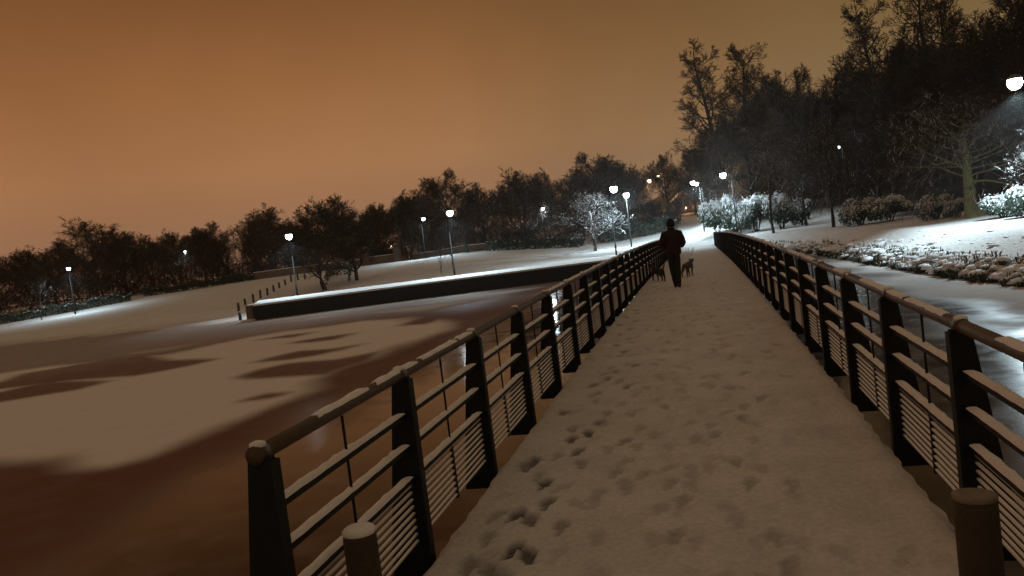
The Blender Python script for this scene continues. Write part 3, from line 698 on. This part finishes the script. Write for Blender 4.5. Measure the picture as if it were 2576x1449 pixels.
p = hit(2097, 572); tree('broad', p.x, p.y, at_y(2060, 260, p.y).z, 0.8, 'broad frosted tree with a short dark trunk at the middle of the bank')
p = hit(2030, 568); tree('broad', p.x, p.y, at_y(2000, 330, p.y).z, 0.8, 'pale twiggy tree left of the broad frosted tree')
# snow-laden tree just outside the right edge, one branch reaching in under the lamp
b0 = at_y(2665, 330, 37.5)
tree('frosted', b0.x, b0.y, at_y(2650, 235, 37.5).z, 1.15, 'snow-laden branch reaching in under the large lamp at the right edge')

# ------------------------------------------------------------------ shrubs and hedges
def leafy(seed, rx, ry, rz, nl, leaf, snow, lumps=16):
    rnd = np.random.RandomState(seed); mb = MB()
    cs = []
    for k in range(lumps):
        a = rnd.uniform(0, 6.28); q = math.sqrt(rnd.rand()) * 0.72; zz = rnd.uniform(0.25, 0.8) * math.sqrt(max(0, 1 - q * q)); cs.append((math.cos(a) * q * rx, math.sin(a) * q * ry, zz * rz, rnd.uniform(0.18, 0.48)))
    for i in range(nl):
        cx, cy, cz, r = cs[rnd.randint(lumps)]
        n = rnd.normal(size=3); n /= np.linalg.norm(n)
        if n[2] < -0.35: n[2] *= -1
        rr = r * (0.70 + 0.38 * rnd.rand() ** 0.5 + 0.35 * (rnd.rand() < 0.12) * rnd.rand())
        p = np.array((cx + n[0] * rr * rx, cy + n[1] * rr * ry, max(0.02, cz + n[2] * rr * rz)))
        nn = n + rnd.normal(0, 0.45, 3) + (0, 0, 0.25); nn /= np.linalg.norm(nn)
        t = np.cross(nn, rnd.normal(size=3)); t /= np.linalg.norm(t); b = np.cross(nn, t)
        s_ = leaf * rnd.uniform(0.6, 1.3); L = s_; W = s_ * 0.45
        is_snow = nn[2] * 0.8 + n[2] * 0.5 + rnd.normal(0, 0.22) > 1.15 - snow
        if is_snow: W *= 1.5
        q = [p - t * L * 0.5, p + b * W * 0.5 - nn * 0.02, p + t * L * 0.5 - np.array((0, 0, 0.25 * L)), p - b * W * 0.5 - nn * 0.02]
        mb.add([tuple(v) for v in q], [(0, 1, 2, 3)], 1 if is_snow else 0)
    return mb
SH = [leafy(20 + k, 1, 1, 1, 7500, 0.105, sn).mesh('foliage', [M['leaf'], M['snow']]) for k, sn in enumerate((0.48, 0.42, 0.34, 0.44))]
stem = MB()
for k in range(6):
    a = k * 1.05; stem.tube([(0.05 * math.cos(a), 0.05 * math.sin(a), -0.05), (0.3 * math.cos(a), 0.3 * math.sin(a), 0.4), (0.5 * math.cos(a), 0.5 * math.sin(a), 0.75)], [0.03, 0.022, 0.01], 5)
stem_me = stem.mesh('stem', [M['bark']])
def shrub(px, py, w_px, h_px, k, label, group='evergreen shrubs on the right bank', back=0.0):
    p = hit(px, py); dist = p.y; m = dist / FPX * 1.03
    if back: p = p + Vector((0, back, 0)); p.z = ground(p.x, p.y)
    o = empty('evergreen_shrub', (p.x, p.y, p.z - 0.05), k * 1.3, (w_px * m / 2 / 1.1, w_px * m / 2 / 1.1, h_px * m / 1.08)); tag(o, label, 'shrub', group)
    inst('foliage', SH[k % 4], o); inst('stem', stem_me, o)
shrub(1806, 588, 92, 86, 0, 'round snow-dusted evergreen nearest the bridge end')
shrub(1852, 588, 80, 96, 3, 'tall snowy evergreen behind the lamp pole and greenish trunk')
shrub(1905, 583, 90, 88, 1, 'snowy evergreen left of the slim straight trunk')
shrub(1968, 576, 92, 92, 0, 'snowy evergreen right of the slim straight trunk')
shrub(2020, 566, 70, 60, 2, 'small dark evergreen between the snowy ones and the short dark trunk')
shrub(2165, 566, 110, 62, 2, 'dark low evergreen, left half of the pair behind the snowy lawn')
shrub(2240, 556, 110, 60, 1, 'dark low evergreen, right half of the pair behind the snowy lawn')
shrub(2355, 552, 100, 56, 2, 'dim evergreen left of the mossy trunk')
shrub(2410, 548, 70, 46, 1, 'small evergreen touching the left side of the mossy trunk')
shrub(2525, 548, 110, 58, 0, 'bright snow-covered evergreen under the large lamp')
shrub(2600, 545, 130, 76, 3, 'snow-covered evergreen cut by the right picture edge')
# hedge running down the lawn, dark against the snow
def hedge(name, a, b, width, h, n, label, seed, mat='leaf_dark', snow=0.25):
    a, b = Vector(a), Vector(b); L = (b - a).length; d = (b - a).normalized(); s_ = Vector((-d.y, d.x, 0)); rnd = np.random.RandomState(seed); mb = MB()
    for i in range(n):
        t = rnd.rand(); u = rnd.uniform(-1, 1); hh = h * (0.8 + 0.25 * math.sin(t * 31) * math.sin(t * 13 + 2)); v = rnd.rand() ** 0.6
        if rnd.rand() < 0.5: u = math.copysign(1, u) * (1 - 0.15 * rnd.rand())
        else: v = 1 - 0.1 * rnd.rand()
        q = a + d * (t * L) + s_ * (u * width / 2)
        p = np.array((q.x, q.y, ground(q.x, q.y) + v * hh))
        nn = np.array((s_.x * u, s_.y * u, v)) + rnd.normal(0, 0.5, 3); nn /= np.linalg.norm(nn)
        tt = np.cross(nn, rnd.normal(size=3)); tt /= np.linalg.norm(tt); bb = np.cross(nn, tt); z_ = rnd.uniform(0.18, 0.40)
        mb.add([tuple(p - tt * z_ * .5), tuple(p + bb * z_ * .3), tuple(p + tt * z_ * .5), tuple(p - bb * z_ * .3)], [(0, 1, 2, 3)], 1 if (nn[2] > 0.75 and v > 0.85 and rnd.rand() < snow) else 0)
    o = mb.build(name, [M[mat], M['snow']]); tag(o, label, 'hedge'); return o
h0 = hit(850, 716); h1 = hit(926, 660)
hedge('hedge', h0, h1, 2.6, 1.3, 22000, 'dark hedge slanting down the snowy lawn behind the lake wall', 1)
ha = hit(1120, 640); hb = hit(1400, 604)
hedge('hedge', at_y(1230, 620, 104), at_y(1460, 590, 100), 1.8, 1.5, 6000, 'clipped dark hedge with snowy spots left of the snow-lit tree', 2)
hedge('hedge', at_y(1500, 590, 102), at_y(1690, 560, 112), 2.0, 2.2, 7000, 'tall dark hedge behind the twin lamps', 3, snow=0.1)
hedge('hedge', at_y(-60, 800, 80), at_y(330, 750, 92), 2.2, 1.3, 7000, 'ragged low hedge with snow on it along the far left shore', 4, snow=0.6)
hedge('hedge', at_y(360, 745, 96), at_y(640, 705, 104), 1.8, 1.3, 6000, 'dark hedge below the left skyline trees, ending near the wall-end lamp', 5, snow=0.2)

# boundary wall and gate pillars behind the lawn
def low_wall(a, b, h, label):
    o = empty('boundary_wall'); tag(o, label, 'wall'); pts = resample([a, b], 2.0); mb = MB(); cp = MB()
    a, b = Vector(a), Vector(b); d = (b - a).normalized(); s_ = Vector((-d.y, d.x, 0)) * 0.2
    v = []; f = []; cv = []
    for q in pts:
        z = ground(q.x, q.y)
        v += [(q.x - s_.x, q.y - s_.y, z - 0.3), (q.x - s_.x, q.y - s_.y, z + h), (q.x + s_.x, q.y + s_.y, z + h), (q.x + s_.x, q.y + s_.y, z - 0.3)]
        cv += [(q.x - s_.x * 1.2, q.y - s_.y * 1.2, z + h + 0.003), (q.x - s_.x * 1.1, q.y - s_.y * 1.1, z + h + 0.09), (q.x + s_.x * 1.1, q.y + s_.y * 1.1, z + h + 0.09), (q.x + s_.x * 1.2, q.y + s_.y * 1.2, z + h + 0.003)]
    n = len(pts)
    for i in range(n - 1):
        for k in range(4): f.append((i * 4 + k, i * 4 + (k + 1) % 4, (i + 1) * 4 + (k + 1) % 4, (i + 1) * 4 + k))
    f += [(3, 2, 1, 0), tuple((n - 1) * 4 + k for k in range(4))]
    mb.add(v, f); mb.build('stonework', M['stone'], o); cp.add(cv, f); cp.build('snow_cap', M['snow'], o); return o
low_wall(at_y(640, 700, 104).to_2d().to_3d(), at_y(905, 660, 108).to_2d().to_3d(), 1.0, 'low stone wall with snow on top behind the two stout trunks')
low_wall(at_y(930, 655, 110).to_2d().to_3d(), at_y(1008, 645, 110).to_2d().to_3d(), 1.2, 'short lit stone wall between the gate pillars')
low_wall(at_y(1040, 645, 112).to_2d().to_3d(), at_y(1225, 625, 108).to_2d().to_3d(), 0.9, 'low stone wall on the lawn top behind the clump of thin trunks')
for px, lab in ((921, 'yellowish stone gate pillar beside the small orange lamp'), (1001, 'yellowish stone gate pillar right of the low warm lamp')):
    p = at_y(px, 650, 109.5); z = ground(p.x, p.y); mb = MB(); o = empty('gate_pillar', (p.x, p.y, z)); tag(o, lab, 'pillar', 'gate pillars')
    mb.box(-0.45, 0.45, -0.45, 0.45, -0.2, 2.3); mb.build('shaft', M['stone'], o)
    mb = MB(); mb.box(-0.55, 0.55, -0.55, 0.55, 2.303, 2.5); mb.lathe([(0.5, 2.503), (0.3, 2.75), (0.05, 2.85)], (0, 0, 0), 4, 1); mb.build('cap', [M['stone'], M['snow']], o)
# a lodge beyond the boundary, its gable lit by sodium light
def lodge(px, py, Y, w_, h_, label):
    p = at_y(px, py, Y); z = ground(p.x, p.y); o = empty('lodge', (p.x, p.y, z), 0.1); tag(o, label, 'house')
    mb = MB(); mb.box(-w_ / 2, w_ / 2, 0, 6, -0.3, h_); mb.add([(-w_ / 2, 0, h_), (w_ / 2, 0, h_), (0, 0, h_ + w_ * 0.4)], [(0, 1, 2)]); mb.build('wall', M['brick'], o)
    mb = MB(); q = 0.3
    for sx in (-1, 1): mb.add([(sx * (w_ / 2 + q), -q, h_ - 0.15), (sx * (w_ / 2 + q), 6 + q, h_ - 0.15), (0, 6 + q, h_ + w_ * 0.4 + 0.12), (0, -q, h_ + w_ * 0.4 + 0.12), (sx * (w_ / 2 + q), -q, h_), (sx * (w_ / 2 + q), 6 + q, h_), (0, 6 + q, h_ + w_ * 0.4 + 0.3), (0, -q, h_ + w_ * 0.4 + 0.3)], [(0, 1, 2, 3), (4, 7, 6, 5), (0, 3, 7, 4), (1, 5, 6, 2), (0, 4, 5, 1)])
    mb.build('roof', M['snow'], o)
    for wx in (-w_ * 0.22, w_ * 0.22):
        mb = MB(); mb.box(wx - 0.45, wx + 0.45, -0.05, 0.02, 1.0, 2.3); mb.build('window', M['wall'], o)
    return o
lodge(962, 640, 138, 6, 2.0, 'low red sandstone house behind the boundary wall, under the warm lamp')
lodge(1722, 545, 150, 3, 2.4, 'small house lit orange just beyond the bridge end')
lamp_px((1726, 522), 143, 'hidden orange lamp by the small house beyond the bridge end', watts=420, size=0.2, arm=(0.2, -0.3), **SOD)

# timber stakes by the end of the wall
stk = MB(); stk.tube([(0, 0, -0.2), (0.01, 0, 0.62), (0.0, 0, 0.70)], [0.12, 0.11, 0.05], 8, 0); stk_me = stk.mesh('timber_stake', [M['timber']])
SP = [(605, 803), (601, 779), (618, 766), (638, 758), (656, 748), (673, 740), (689, 731), (703, 722), (718, 714), (733, 706), (750, 702), (768, 700)]
for i, (x, y) in enumerate(SP):
    p = hit(x, y + 3)
    o = inst('timber_stake', stk_me, None, (p.x, p.y, p.z), (rt_.uniform(-.05, .05), rt_.uniform(-.05, .05), 0), (1, 1, rt_.uniform(0.85, 1.3)))
    where = ('lowest, at the foot of the pale-painted wall end', 'second up from the pale-painted wall end', 'just above the pale-painted wall end', 'first past the wall corner', 'second past the wall corner', 'third past the wall corner', 'fourth past the wall corner', 'middle of the row on the lit snow', 'just past the middle of the row', 'fourth from the stout trunks', 'third from the stout trunks', 'nearest the stout trunks')[i]
    tag(o, 'dark timber stake in the curving row, ' + where, 'stake', 'row of timber stakes')

# reeds and frozen grass along the right bank
def tussocks():
    rnd = np.random.RandomState(8); mb = MB()
    sh = resample([(12, 14, 0), (9.4, 25, 0), (8.6, 31, 0), (8.2, 39, 0), (7.4, 56, 0), (5.2, 67, 0)], 0.3)
    for p in sh:
        for k in range(9 if p.y < 45 else 5):
            off = rnd.exponential(1.1); cx = p.x + off + rnd.normal(0, 0.1) - 0.1; cy = p.y + rnd.normal(0, 0.25)
            cz = max(0.0, ground(cx, cy)); big = rnd.uniform(0.22, 0.55) * (1 if off < 0.8 else 0.6 if off < 1.8 else 0.4)
            if off > 3.2: continue
            for j in range(16 if off < 0.3 else 9 if off < 0.6 else 3 if off < 1.2 else 0):
                a = rnd.uniform(0, 6.28); l = big * rnd.uniform(0.6, 1.1); sp = rnd.uniform(0.1, 0.75)
                d = np.array((math.cos(a) * sp, math.sin(a) * sp, 1.0)); d /= np.linalg.norm(d)
                s_ = np.array((-math.sin(a), math.cos(a), 0)) * rnd.uniform(0.012, 0.03)
                b0 = np.array((cx + rnd.normal(0, 0.06), cy + rnd.normal(0, 0.06), cz - 0.03)); m_ = b0 + d * l * 0.65; e_ = m_ + (d * 0.35 + np.array((d[0], d[1], -0.25)) * 0.5) * l * 0.6
                sn = 1 if (rnd.rand() < 0.6 and off > 0.15) else 0
                mb.add([tuple(b0 - s_), tuple(b0 + s_), tuple(m_ + s_), tuple(m_ - s_)], [(0, 1, 2, 3)], 0)
                mb.add([tuple(m_ - s_ * 1.2), tuple(m_ + s_ * 1.2), tuple(e_ + s_ * 0.4), tuple(e_ - s_ * 0.4)], [(0, 1, 2, 3)], sn)
            if off > 0.12:      # snow pillow bent over the tussock
                r = big * (rnd.uniform(0.25, 0.6) if off < 0.6 else rnd.uniform(0.5, 1.5)); q = rnd.uniform(0.4, 0.8) if off < 0.6 else rnd.uniform(0.10, 0.32) * (1.2 - min(1, off * 0.3)); dz = big * rnd.uniform(0.1, 0.5) if off < 0.6 else -0.03
                pr = [(r, -0.12 * r), (r * 0.93, r * 0.18 * q), (r * 0.7, r * 0.5 * q), (r * 0.36, r * 0.72 * q), (r * 0.05, r * 0.8 * q)]
                mb.lathe(pr, (cx, cy, cz + dz), 11, 1, rnd.uniform(0.7, 1.25), rnd.uniform(0.7, 1.25))
    o = mb.build('bank_grass', [M['grass'], M['snow']]); tag(o, 'snowy tussock grass along the right shore', 'grass', kind='stuff')
tussocks()

# deep wood: the far-off mass behind the trees one can tell apart
def wood(name, spots, label):
    V = []; Fc = []; Mi = []; base = 0
    for (x, y, h, k) in spots:
        for me in PROTO[k][:2]:
            n = len(me.vertices); co = np.empty(n * 3, 'f'); me.vertices.foreach_get('co', co); co = co.reshape(-1, 3)
            a = rt_.uniform(0, 6.28); s_ = h / PROTO[k][2]; c_, q_ = math.cos(a), math.sin(a)
            co = np.stack([(co[:, 0] * c_ - co[:, 1] * q_) * s_ + x, (co[:, 0] * q_ + co[:, 1] * c_) * s_ + y, co[:, 2] * s_ + ground(x, y)], 1)
            fi = np.empty(len(me.loops), 'i'); me.loops.foreach_get('vertex_index', fi)
            cnt = np.empty(len(me.polygons), 'i'); me.polygons.foreach_get('loop_total', cnt)
            V.append(co); Fc.append(fi.reshape(-1, 4) + base); base += n
    v = np.concatenate(V); f = np.concatenate(Fc)
    me = bpy.data.meshes.new(name); me.vertices.add(len(v)); me.vertices.foreach_set('co', v.astype('f').ravel())
    me.loops.add(len(f) * 4); me.polygons.add(len(f)); me.loops.foreach_set('vertex_index', f.astype('i').ravel()); me.polygons.foreach_set('loop_start', np.arange(0, len(f) * 4, 4, dtype='i')); me.update(calc_edges=True)
    me.materials.append(M['twig']); o = link(bpy.data.objects.new(name, me)); tag(o, label, 'wood', kind='stuff')
sp = []
for i in range(34):
    t = i / 33; sp.append((-150 + 160 * t, 126 + 16 * rt_.random(), 9.5 + 2.5 * rt_.random(), rt_.choice(['round_a', 'round_b', 'round_c'])))
wood('far_wood', sp, 'dark far wood behind the far-shore trees')
sp = []
for i in range(24):
    y = 66 + 56 * rt_.random(); x = 22 + 0.05 * (y - 66) + 26 * rt_.random(); sp.append((x, y, 12 + 5 * rt_.random(), rt_.choice(['round_a', 'round_b', 'round_c'])))
for i in range(10): sp.append((12 + 9 * rt_.random(), 84 + 36 * rt_.random(), 9 + 4 * rt_.random(), rt_.choice(['round_a', 'round_b', 'round_c'])))
wood('slope_wood', sp, 'dark wood filling the slope above the right bank')

def thicket(name, a, b, depth, h, n, label, seed):
    a, b = Vector(a), Vector(b); d = (b - a).normalized(); s_ = Vector((-d.y, d.x, 0)); rnd = np.random.RandomState(seed); mb = MB()
    for i in range(n):
        t = rnd.rand(); u = rnd.uniform(-.5, .5) * depth; hh = h * (0.55 + 0.3 * math.sin(t * 37 + seed) * math.sin(t * 17) + 0.35 * rnd.rand())
        q = a + (b - a) * t + s_ * u; z0 = ground(q.x, q.y) if i % 6 == 0 else z0
        v = rnd.rand() ** 0.8; p = np.array((q.x, q.y, z0 + v * hh)); l = rnd.uniform(0.5, 1.3)
        dr = rnd.normal(0, 0.55, 3) + (0, 0, 0.9); dr /= np.linalg.norm(dr); w_ = np.cross(dr, rnd.normal(size=3)); w_ *= rnd.uniform(0.02, 0.06) / np.linalg.norm(w_)
        mb.add([tuple(p - w_), tuple(p + w_), tuple(p + dr * l + w_ * .3), tuple(p + dr * l - w_ * .3)], [(0, 1, 2, 3)], 0)
    o = mb.build(name, [M['twig']]); tag(o, label, 'thicket', kind='stuff')
thicket('thicket', (-118, 92, 0), (-62, 110, 0), 6, 4.2, 16000, 'dark brush filling the gaps under the left skyline trees', 3)
thicket('thicket', (-62, 112, 0), (-2, 118, 0), 6, 4.5, 20000, 'dark brush filling the gaps under the central skyline trees', 4)

# ------------------------------------------------------------------ person and dogs
def skin_obj(name, verts, edges, radii, mat, parent=None, sub=2, root=0):
    me = bpy.data.meshes.new(name); me.from_pydata([tuple(v) for v in verts], edges, []); me.materials.append(mat)
    o = link(bpy.data.objects.new(name, me), parent)
    o.modifiers.new('skin', 'SKIN').use_smooth_shade = True
    sv = me.skin_vertices[0].data if len(me.skin_vertices) else None
    if sv is None:
        bpy.context.view_layer.objects.active = o; sv = me.skin_vertices[0].data
    for i, r in enumerate(radii):
        sv[i].radius = r if isinstance(r, tuple) else (r, r); sv[i].use_root = (i == root)
    s_ = o.modifiers.new('sub', 'SUBSURF'); s_.levels = sub; s_.render_levels = sub
    return o
pf = at_z(1704, 722, 1.29); pf.z = deck_z(pf.y) - 0.01
person = empty('person', pf, 0.06, (1.06, 1.06, 1.07)); tag(person, 'person seen from behind walking away in a dark red jacket, black hat and dark trousers', 'person')
# z up, facing +y; feet on z = 0
V = [(0, 0, .92), (0, .0, 1.08), (0, .0, 1.26), (0, .01, 1.40), (0, .02, 1.49), (0, .03, 1.56), (0, .035, 1.64), (0, .03, 1.72),      # 0-7 spine, neck, head
     (-.17, 0, 1.41), (-.25, -.03, 1.16), (-.19, .16, 1.04), (.17, 0, 1.41), (.25, -.03, 1.16), (.19, .16, 1.04),                     # 8-13 arms
     (-.085, 0, .86), (-.065, .05, .48), (-.03, .06, .09), (-.035, .20, .035), (.075, 0, .86), (.06, -.01, .48), (.055, -.16, .16), (.055, -.04, .075)]  # legs, right heel lifting
E_ = [(0, 1), (1, 2), (2, 3), (3, 4), (4, 5), (5, 6), (6, 7), (3, 8), (8, 9), (9, 10), (3, 11), (11, 12), (12, 13), (0, 14), (14, 15), (15, 16), (16, 17), (0, 18), (18, 19), (19, 20), (20, 21)]
Rr = [(.15, .11), (.13, .10), (.145, .105), (.13, .09), .058, .06, (.078, .095), (.07, .085), .058, .044, .034, .058, .044, .034, .108, .088, .066, (.046, .040), .108, .088, .066, (.046, .040)]
body = skin_obj('body', V, E_, Rr, M['trousers'], person)
jv = [(0, 0, .80), (0, 0, .95), (0, .0, 1.12), (0, .0, 1.28), (0, .01, 1.42), (0, .02, 1.50), (-.19, 0, 1.385), (-.275, -.04, 1.15), (-.20, .15, 1.04), (.19, 0, 1.385), (.275, -.04, 1.15), (.20, .15, 1.04)]
skin_obj('jacket', jv, [(0, 1), (1, 2), (2, 3), (3, 4), (4, 5), (4, 6), (6, 7), (7, 8), (4, 9), (9, 10), (10, 11)], [(.225, .17), (.22, .17), (.215, .165), (.215, .165), (.18, .14), (.11, .10), .105, .095, .07, .105, .095, .07], M['jacket'], person)
mb = MB(); mb.lathe([(.098, 1.575), (.108, 1.60), (.110, 1.66), (.100, 1.72), (.07, 1.765), (.02, 1.785)], (0, .03, 0), 18, 0, 0.92, 1.05)
mb.lathe([(.02, 1.778), (.026, 1.788), (.022, 1.80), (.01, 1.806)], (0, .03, 0), 10); mb.build('hat', M['hat'], person)
skin_obj('scarf', [(-.06, -.03, 1.515), (.06, -.03, 1.515), (.075, .06, 1.51), (-.075, .06, 1.51)], [(0, 1), (1, 2), (2, 3), (3, 0)], [.052] * 4, M['hat'], person)
mb = MB(); mb.lathe([(.07, 1.52), (.078, 1.56), (.082, 1.60), (.080, 1.64), (.07, 1.66)], (0, .05, 0), 16, 0, .95, 1.1)
mb.tube([(0, .135, 1.60), (0, .158, 1.575), (0, .135, 1.565)], [.012, .017, .010], 8); mb.tube([(-.025, .128, 1.545), (0, .136, 1.543), (.025, .128, 1.545)], [.005, .007, .005], 6)
for sx in (-1, 1): mb.lathe([(.012, -.02), (.018, 0), (.012, .022)], (sx * .084, .03, 1.60), 8, 0, .5, 1)
mb.build('face', M['skin'], person)
for sx in (-1, 1):
    mb = MB(); mb.lathe([(.006, -.008), (.011, 0), (.006, .008)], (sx * .03, .128, 1.615), 8); mb.build('eye', M['eye'], person)
for sx in (-1, 1):      # gloved hands, lightly curled in front
    hv = [(sx * .19, .165, 1.035), (sx * .165, .215, 1.03)]; he = [(0, 1)]; hr = [.030, (.036, .020)]
    for k in range(4):
        off = (k - 1.5) * .017; l = (.032, .037, .035, .027)[k]; b_ = len(hv)
        hv += [(sx * .150, .240, 1.03 + off), (sx * (.150 - l), .250, 1.028 + off), (sx * (.145 - l), .225, 1.026 + off)]; he += [(1, b_), (b_, b_ + 1), (b_ + 1, b_ + 2)]; hr += [.010, .009, .008]
    b_ = len(hv); hv += [(sx * .16, .195, 1.062), (sx * .135, .215, 1.072)]; he += [(0, b_), (b_, b_ + 1)]; hr += [.012, .009]
    skin_obj('hand', hv, he, hr, M['hat'], person, 1)
for (x, y, z, p_) in ((-.03, .06, .0, 0), (.057, -.16, .06, -0.5)):
    bv = [(0, 0, .20), (0, -.005, .10), (0, -.03, .05), (0, .08, .045), (0, .17, .038)]
    o = skin_obj('boot', bv, [(0, 1), (1, 2), (1, 3), (3, 4)], [.058, .056, (.046, .045), (.050, .042), (.042, .034)], M['boot'], person, root=1); o.location = (x, y, z); o.rotation_euler = (p_, 0, 0)
def dog(px, py, h, heading, mat, label, tail, head_low=0.0):
    p = at_z(px, py, 1.28); o = empty('dog', (p.x, p.y, deck_z(p.y) - 0.01), heading, (h, h, h)); tag(o, label, 'dog')
    # withers height 1; facing +y
    hz = 1.12 - head_low
    v = [(0, -.55, .80), (0, -.25, .74), (0, .05, .72), (0, .38, .76), (0, .58, .95 - head_low * .6), (0, .76, hz), (0, 1.00, hz - .07), (0, 1.08, hz - .10),
         (0, -.72, .84), (0, -.90, tail[0]), (0, -1.04, tail[1])]
    e_ = [(0, 1), (1, 2), (2, 3), (3, 4), (4, 5), (5, 6), (6, 7), (0, 8), (8, 9), (9, 10)]
    r = [(.17, .17), (.17, .18), (.19, .23), (.18, .24), (.12, .14), (.125, .12), (.07, .07), .045, .06, .05, .03]
    for sx, st in ((-1, .09), (1, -.09)):
        b = len(v); v += [(sx * .15, .38, .55), (sx * .14, .36 + st, .30), (sx * .14, .40 + st, .045), (sx * .14, .47 + st, .035)]; e_ += [(3, b), (b, b + 1), (b + 1, b + 2), (b + 2, b + 3)]; r += [.085, .055, .042, .045]
        b = len(v); v += [(sx * .14, -.50 - st * .3, .52), (sx * .14, -.72 - st, .30), (sx * .14, -.66 - st, .045), (sx * .14, -.58 - st, .035)]; e_ += [(0, b), (b, b + 1), (b + 1, b + 2), (b + 2, b + 3)]; r += [.115, .055, .042, .045]
    skin_obj('body', v, e_, r, M[mat], o, 2, 2)
    for sx in (-1, 1):
        skin_obj('ear', [(sx * .08, .74, hz + .08), (sx * .13, .74, hz + .12), (sx * .16, .77, hz - .03)], [(0, 1), (1, 2)], [(.03, .02), (.045, .02), (.03, .015)], M[mat], o, 1)
    mb = MB(); mb.lathe([(.02, -.025), (.035, 0), (.02, .025)], (0, 1.12, hz - .09), 8); mb.build('nose', M['eye'], o)
dog(1657, 708, 0.48, 0.55, 'fur_dark', 'small dark brown dog walking by the left railing beside the person', (1.02, 1.22))
dog(1733, 694, 0.50, -0.35, 'fur_grey', 'greyish dog with a drooping tail walking to the right of the person', (.72, .45), 0.1)

# ------------------------------------------------------------------ cold damp air
def haze():
    mb = MB(); mb.box(-420, 420, -60, 420, -2.2, 46); m = bpy.data.materials.new('haze'); m.use_nodes = True; t = m.node_tree
    t.nodes.remove(t.nodes['Principled BSDF']); v = N(t, 'ShaderNodeVolumePrincipled'); v.inputs['Color'].default_value = (0.85, 0.88, 0.9, 1); v.inputs['Density'].default_value = 0.0004; v.inputs['Anisotropy'].default_value = 0.55
    t.links.new(v.outputs[0], t.nodes['Material Output'].inputs['Volume'])
    tag(mb.build('haze', m), kind='stuff')
haze()
